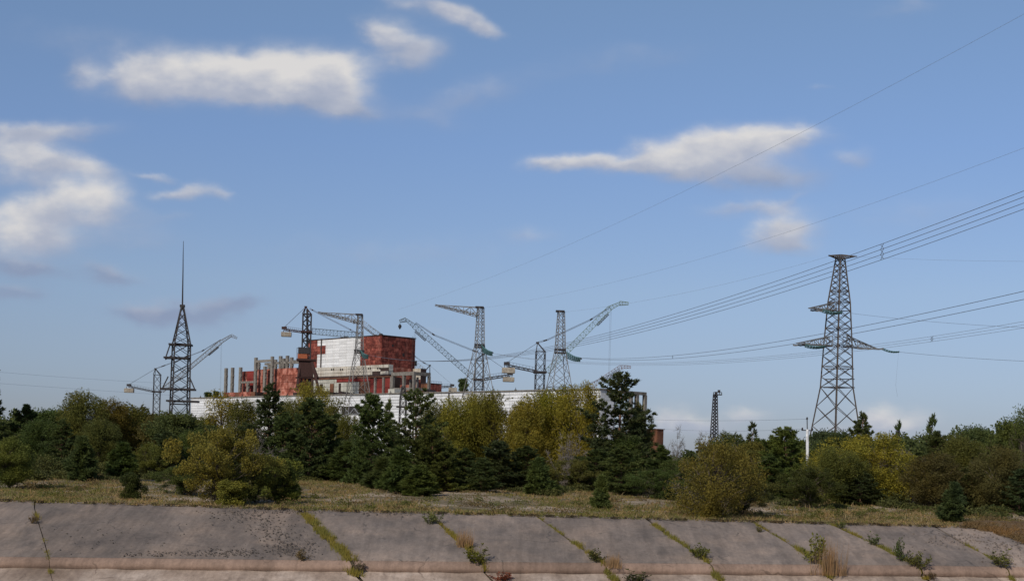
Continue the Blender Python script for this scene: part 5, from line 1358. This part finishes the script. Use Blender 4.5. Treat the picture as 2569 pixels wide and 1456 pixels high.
slope_plant('weed_c', 1195, 1414, 62, 59, (0.131, 0.131, 0.022), 'yellow-green bush at the foot of the second grassy joint')
slope_plant('weed_a', 1500, 1408, 35, 52, (0.072, 0.080, 0.022), 'dark low weed in the joint right of centre')
slope_plant('weed_b', 1755, 1400, 45, 59, (0.102, 0.109, 0.022), 'green weed bush low in the long even grass strip')
slope_plant('weed_c', 1905, 1333, 27, 18, (0.116, 0.109, 0.029), 'tiny weed at the slab edge right of the sprawling shrub')
slope_plant('weed_a', 2037, 1410, 75, 70, (0.131, 0.145, 0.026), 'bright green sapling clump beside the tall dry reeds')
slope_plant('weed_b', 2110, 1322, 24, 28, (0.102, 0.116, 0.029), 'small weed at slab edge above the right hand saplings')
slope_plant('weed_c', 2190, 1366, 43, 33, (0.080, 0.102, 0.029), 'upper small sapling in the right hand joint')
slope_plant('weed_a', 2262, 1404, 59, 39, (0.072, 0.094, 0.026), 'lower leafy sapling in the right hand joint')
slope_plant('weed_b', 2300, 1420, 45, 70, (0.123, 0.116, 0.029), 'yellowish weed mound below the leafy sapling at right')
slope_plant('weed_c', 2512, 1420, 54, 57, (0.116, 0.123, 0.029), 'green bush on the slabs near the right edge')
slope_plant('weed_a', 762, 1404, 29, 39, (0.145, 0.109, 0.058), 'dry brown weed at the foot of the leftmost wide slab')
slope_plant('weed_b', 85, 1310, 29, 28, (0.145, 0.102, 0.043), 'dry brown tuft high in the leftmost joint')
slope_plant('weed_c', 1593, 1458, 40, 65, (0.051, 0.065, 0.017), 'dark green bush at the bottom edge right of centre')
slope_plant('weed_a', 1253, 1452, 24, 65, (0.220, 0.065, 0.036), 'low reddish plant on the pale apron at the bottom')
slope_plant('weed_b', 2335, 1452, 27, 36, (0.102, 0.072, 0.043), 'brownish weed on the apron at bottom right')
slope_plant('weed_c', 900, 1432, 48, 31, (0.145, 0.116, 0.072), 'dry dark stalks where the wide grass strip meets the apron')
def reeds(u, v, hpx, wpx, label):
    p = slope_at(u, v); s = p.y / F; n = 70
    C = np.stack([p.x + rng.normal(0, wpx * s * .3, n), p.y + rng.normal(0, .4, n), np.full(n, p.z - .1)], 1)
    c, ux, uy = tufts(C, rng.uniform(.5, 1.0, n) * hpx * s, 5, np.full(n, .08), np.full(n, .022), .10)
    o = link('reed_clump', quads('reed_clump', c, ux, uy, True), M['grass']); o.color = (.24, .16, .085, 1); tag(o, label, 'reeds')
reeds(2085, 1438, 115, 46, 'tall dry straw coloured reed clump standing on the kerb')
reeds(1535, 1418, 44, 30, 'short dry reed clump above the kerb right of centre')
reeds(1165, 1368, 55, 34, 'thin dry stalks in the joint near the centre of the slope')

# broken concrete crumbs
def crumbs(label, spots):
    mb = MB()
    for (u, v, su, sv, n) in spots:
        for _ in range(n):
            uu, vv = u + random.gauss(0, su), v + random.gauss(0, sv)
            if not (lerp_tab(TOP, uu) + 1 < vv < lerp_tab(TOE, uu) - 2): continue
            p = slope_at_fast(uu, vv); s = random.uniform(.03, .12)
            a_ = random.uniform(0, 3.1); mb.cbox(p + UP * (.05 + s * .3), s * 1.6, s, s * .8, a_)
    o = mb.build('rubble', M['slab'])
    tag(o, label, 'rubble', kind='stuff')
def slope_at_fast(u, v):
    t, b = top_pt(u), toe_pt(u); _, vt = proj(t); _, vb = proj(b)
    lo, hi = 0.0, 1.0
    for _ in range(9):
        m_ = (lo + hi) / 2
        if proj(t.lerp(b, m_))[1] < v: lo = m_
        else: hi = m_
    return t.lerp(b, lo)
crumbs('broken concrete crumbs on the slabs', [(720, 1370, 36, 16, 70), (690, 1345, 20, 14, 30), (580, 1385, 40, 8, 50), (640, 1283, 90, 3, 90), (740, 1283, 30, 3, 50), (2420, 1352, 70, 14, 200), (2520, 1385, 30, 20, 120), (980, 1288, 50, 3, 40), (420, 1390, 90, 6, 50)])

# dark moss and dirt crust washed down from the big shrub, soil fringe along the slab tops
def crust(label, spots, size, mat):
    mb = MB()
    for (u, v, su, sv, sh, n) in spots:
        for _ in range(n):
            dv = random.gauss(0, sv); uu, vv = u + random.gauss(0, su) + dv * sh, v + dv
            if not (lerp_tab(TOP, uu) < vv < lerp_tab(TOE, uu) - 2): continue
            p = slope_at_fast(uu, vv); s = random.uniform(*size)
            mb.cbox(p + UP * .055, s * random.uniform(1, 2.2), s * 1.4, .05, random.uniform(0, 3.1))
    tag(mb.build('moss_crust', M[mat]), label, 'moss', kind='stuff')
M['moss'] = weathered('moss', [(.3, (.06, .05, .042)), (.7, (.14, .118, .098))], 1.2, tint=False)
crust('dark moss crust on the slab below the big shrub', [(630, 1296, 50, 9, 1.2, 150), (690, 1335, 34, 20, 1.0, 150), (735, 1378, 34, 10, .5, 130), (580, 1386, 40, 5, 0, 130), (440, 1390, 80, 4, 0, 60), (300, 1350, 140, 26, 0, 60)], (.02, .085), 'moss')
cr = []
for _ in range(240):
    u = rng.uniform(0, 2420); p = top_pt(u); hh = rng.uniform(.05, .16)
    cr.append((p.x, p.y + rng.uniform(-.5, .9), .08, rng.uniform(.15, .55), hh))
mass('soil_fringe', 'dark soil and dead grass fringe along the slab tops', cr, (.075, .058, .036), 60, (.03, .07), cat='soil')

C_ = []
for _ in range(900):
    u = rng.uniform(2420, 2600); f = rng.uniform(-.1, min(.9, max(0.02, (u - 2405) / 170.) ** 1.5 * .45)); p = top_pt(u).lerp(toe_pt(u), f); C_.append((p.x, p.y, p.z + .12))
C_ = np.array(C_); c, ux, uy = tufts(C_, rng.uniform(.12, .4, len(C_)), 6, np.full(len(C_), .15), np.full(len(C_), .05), .6)
o = link('grass', quads('grass', c, ux, uy, True), M['grass']); o.color = (.15, .10, .045, 1); tag(o, 'brown grass on the slumped soil at the right end', 'grass', kind='stuff')
